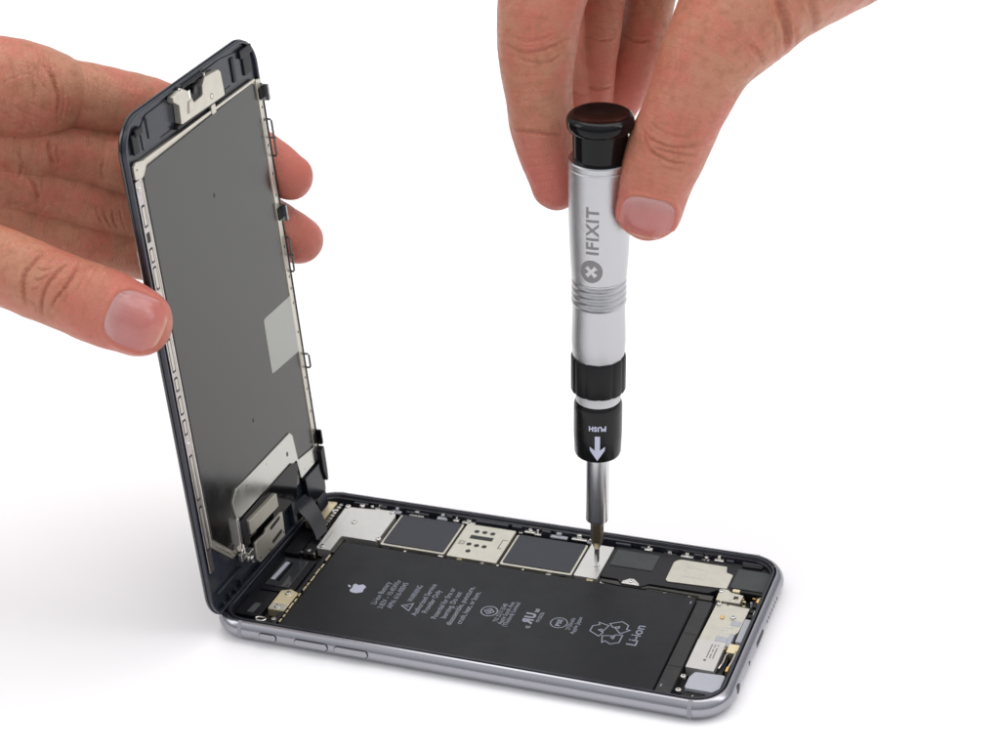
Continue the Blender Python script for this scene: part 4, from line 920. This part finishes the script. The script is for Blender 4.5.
    for fi, ch in enumerate(list(F.values()) + Pm):
        seg = np.linalg.norm(np.diff(ch[:, :3], axis=0), axis=1); cum = np.concatenate([[0], np.cumsum(seg)]); info[names[fi]] = (ch, cum)
        for j in range(len(ch) - 1):
            a, b = ch[j], ch[j + 1]; d = b[:3] - a[:3]; t = np.clip((V - a[:3]) @ d / (d @ d), 0, 1); pos = a[:3] + t[:, None] * d; rad = V - pos
            q = np.linalg.norm(rad, axis=1) - (a[3] + (b[3] - a[3]) * t); m_ = q < best
            dn = d / np.linalg.norm(d); fw = np.array(CAM) - a[:3]; fw = fw - dn * (fw @ dn); fw /= np.linalg.norm(fw); sd = np.cross(dn, fw)
            an = np.arctan2(rad @ sd, rad @ fw)
            best[m_] = q[m_]; AXL[m_] = (cum[j] + t * seg[j])[m_]; FI[m_] = fi; ANG[m_] = an[m_]; FROMTIP[m_] = (cum[-1] - cum[j] - t * seg[j])[m_] if fi < len(F) else 9.
    # slight unevenness of the flesh, then wrinkles: each is a line laid on the skin
    from mathutils.bvhtree import BVHTree
    from mathutils.kdtree import KDTree
    lump = sum(a_ * np.sin(V @ np.array(k_) + p_) for a_, k_, p_ in ((.012, (2.1, 1.3, -1.7), 0), (.010, (-1.5, 2.9, 2.2), 1), (.007, (4.2, -2.8, 3.9), 2), (.005, (6.5, 5.1, -4.6), .5), (.003, (9.5, -8.1, 8.6), 1.5)))
    V = V + VN * lump[:, None]
    bv = BVHTree.FromPolygons([tuple(v) for v in V], Q.tolist()); CR = np.zeros(len(V)); DD = np.zeros(len(V))
    VC = V - np.array(CAM); facing = (VN * VC).sum(1) < 0
    for pts, w, dp in spec['grooves']:
        sp_ = []
        P4 = spline([(*p, 0) for p in pts], 14)[:, :3]
        for q, p in enumerate(P4):
            jit = Vector((math.sin(q * 1.7 + p[0] * 90), math.sin(q * 1.1 + 2), math.sin(q * 2.3 + 1))) * .00035
            hit = bv.ray_cast(CAM, (Vector(p) + jit).normalized())[0]
            if hit: sp_.append(hit)
        if len(sp_) < 2: continue
        A_ = np.array(sp_); lo_, hi_ = A_.min(0) - 4 * w, A_.max(0) + 4 * w
        m_ = np.where(((V > lo_) & (V < hi_)).all(1) & facing)[0]; dmin = np.full(len(m_), 9.); wt = np.zeros(len(m_))
        for q in range(len(A_) - 1):
            a, b = A_[q], A_[q + 1]; d = b - a; L2 = d @ d
            if L2 > .3 or L2 < 1e-9: continue
            t = np.clip((V[m_] - a) @ d / L2, 0, 1); dd = np.linalg.norm(V[m_] - a - t[:, None] * d, axis=1); u = (q + t) / (len(A_) - 1)
            k = dd < dmin; dmin[k] = dd[k]; wt[k] = np.clip(np.minimum(u, 1 - u) * 5, .15, 1)[k]
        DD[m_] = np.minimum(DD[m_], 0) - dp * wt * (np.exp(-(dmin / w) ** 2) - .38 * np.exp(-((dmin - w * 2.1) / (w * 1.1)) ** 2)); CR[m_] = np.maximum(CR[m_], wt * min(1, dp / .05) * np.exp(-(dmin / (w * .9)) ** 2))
    V = V + VN * DD[:, None]
    # nails: flatten the bed, raise a small fold round it
    nails = []
    for fg, p, hl, hwid in spec['nails']:
        ch, cum = info[fg]; p = np.array(p); k = np.argmin(np.linalg.norm(ch[:, :3] - p, axis=1)); d = ch[-1, :3] - ch[max(k - 3, 0), :3]; a = d / np.linalg.norm(d)
        fw = np.array(CAM) - p; fw = fw - a * (fw @ a); fw /= np.linalg.norm(fw); sd = np.cross(a, fw)
        fw2 = fw + .22 * a; fw2 /= np.linalg.norm(fw2); a2_ = a - fw2 * (a @ fw2); a2_ /= np.linalg.norm(a2_)
        nails.append((fg, p, hl, hwid, a2_, fw2, sd, ch[k, 3]))
    for fg, p, hl, hwid, a, fw, sd, r in nails:
        loc = V - p; u = loc @ a; v = loc @ sd; w_ = loc @ fw; m_ = (w_ > 0) & (np.abs(u) < hl * 1.8) & (np.abs(v) < hwid * 1.6) & (FI == names.index(fg))
        # superellipse distance
        rho = (np.abs(u / hl) ** 2.6 + np.abs(v / hwid) ** 2.6) ** (1 / 2.6)
        fold = .045 * np.exp(-((rho - 1.10) / .09) ** 2) * np.where(u > hl * .55, .1, 1); bed = -.05 * np.clip((1.03 - rho) / .12, 0, 1)
        V = V + VN * np.where(m_, fold + bed, 0)[:, None]
    me = bpy.data.meshes.new(nm); me.from_pydata([tuple(v) for v in V], [], [tuple(q) for q in Q.tolist()]); me.update()
    at = me.attributes.new('fuv', 'FLOAT_VECTOR', 'POINT'); R_ = 1.0
    at.data.foreach_set('vector', np.stack([AXL + FI * 20, ANG * R_, FI * 3.], 1).astype(np.float32).ravel())
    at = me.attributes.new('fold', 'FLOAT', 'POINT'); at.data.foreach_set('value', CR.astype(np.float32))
    bl = np.clip((1.9 - FROMTIP) / 1.6, 0, 1) * .75 + .25 * np.clip((.5 + .5 * np.sin(V @ np.array([.9, .7, 1.1]))), 0, 1) * (FROMTIP < 6)
    at = me.attributes.new('blush', 'FLOAT', 'POINT'); at.data.foreach_set('value', bl.astype(np.float32))
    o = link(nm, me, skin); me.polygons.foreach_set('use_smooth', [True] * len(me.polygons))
    # nail meshes ray cast to the bed
    bv = BVHTree.FromPolygons([tuple(v) for v in V], Q.tolist())
    for fg, p, hl, hwid, a, fw, sd, r in nails:
        bm = bmesh.new(); NU, NV_ = 18, 16; G = []
        for i in range(NU + 1):
            row = []
            for j in range(NV_ + 1):
                s_, t_ = -1 + 2 * i / NU, -1 + 2 * j / NV_
                # square -> rounded shape
                k = (abs(s_) ** 3.2 + abs(t_) ** 3.2) ** (1 / 3.2) / max(abs(s_), abs(t_), 1e-6) if (s_ or t_) else 1
                u = s_ / k * hl; v = t_ / k * hwid
                if u < 0: v *= 1 - .10 * (u / hl) ** 2
                o_ = Vector(p + fw * (r + 1.) + a * u + sd * v); hit = bv.ray_cast(o_, Vector(-fw))[0]
                rho = (abs(u / hl) ** 3 + abs(v / hwid) ** 3) ** (1 / 3)
                # nail's own curved form: parabola across, sunk at the root
                w_ = (hit - Vector(p)).dot(Vector(fw)) if hit else r
                row.append((u, v, w_, rho))
            G.append(row)
        w0 = np.median([c_[2] for row in G[NU // 2 - 2:NU // 2 + 3] for c_ in row[NV_ // 2 - 1:NV_ // 2 + 2]])
        lay = []
        for off in (.010, -.06):
            L_ = []
            for row in G:
                L_.append([bm.verts.new(Vector(p + a * u + sd * v + fw * (w_ + off * (1 if off < 0 else (1 - .55 * rho ** 4))))) for u, v, w_, rho in row])
            lay.append(L_)
        for q_, L_ in enumerate(lay):
            for i in range(NU):
                for j in range(NV_):
                    f = (L_[i][j], L_[i + 1][j], L_[i + 1][j + 1], L_[i][j + 1]); bm.faces.new(f if q_ else f[::-1])
        T, B = lay
        edge = [(i, 0) for i in range(NU)] + [(NU, j) for j in range(NV_)] + [(i, NV_) for i in range(NU, 0, -1)] + [(0, j) for j in range(NV_, 0, -1)]
        for (i, j), (i2, j2) in zip(edge, edge[1:] + edge[:1]):
            bm.faces.new((T[i][j], T[i2][j2], B[i2][j2], B[i][j]))
        bm.normal_update(); nl = link('fingernail', bm, nail_m, o, smooth=60)
        nv_ = np.array([v.co[:] for v in nl.data.vertices]); uu = (nv_ - p) @ a / hl; vv_ = (nv_ - p) @ sd / hwid
        at = nl.data.attributes.new('nuv', 'FLOAT_VECTOR', 'POINT'); at.data.foreach_set('vector', np.stack([vv_ * 11, uu * .9, vv_ * 0], 1).astype(np.float32).ravel())
        at = nl.data.attributes.new('along', 'FLOAT', 'POINT'); at.data.foreach_set('value', (uu - .22 * (1 - vv_ ** 2) * np.sign(uu)  * (uu < 0) ).astype(np.float32))
    return o
import time; t0 = time.time()
hl_ = build_hand('hand', HANDS['LEFT'])
tag(hl_, 'left bare hand coming in from the left edge, gripping the raised display by its edges', 'hand')
hr_ = build_hand('hand', HANDS['RIGHT'])
tag(hr_, 'bare hand reaching down from above, thumb and finger pinching the silver screwdriver', 'hand')
print('hands', len(hl_.data.vertices), len(hr_.data.vertices), time.time() - t0)
S_.render.resolution_x = 1024; S_.render.resolution_y = 768
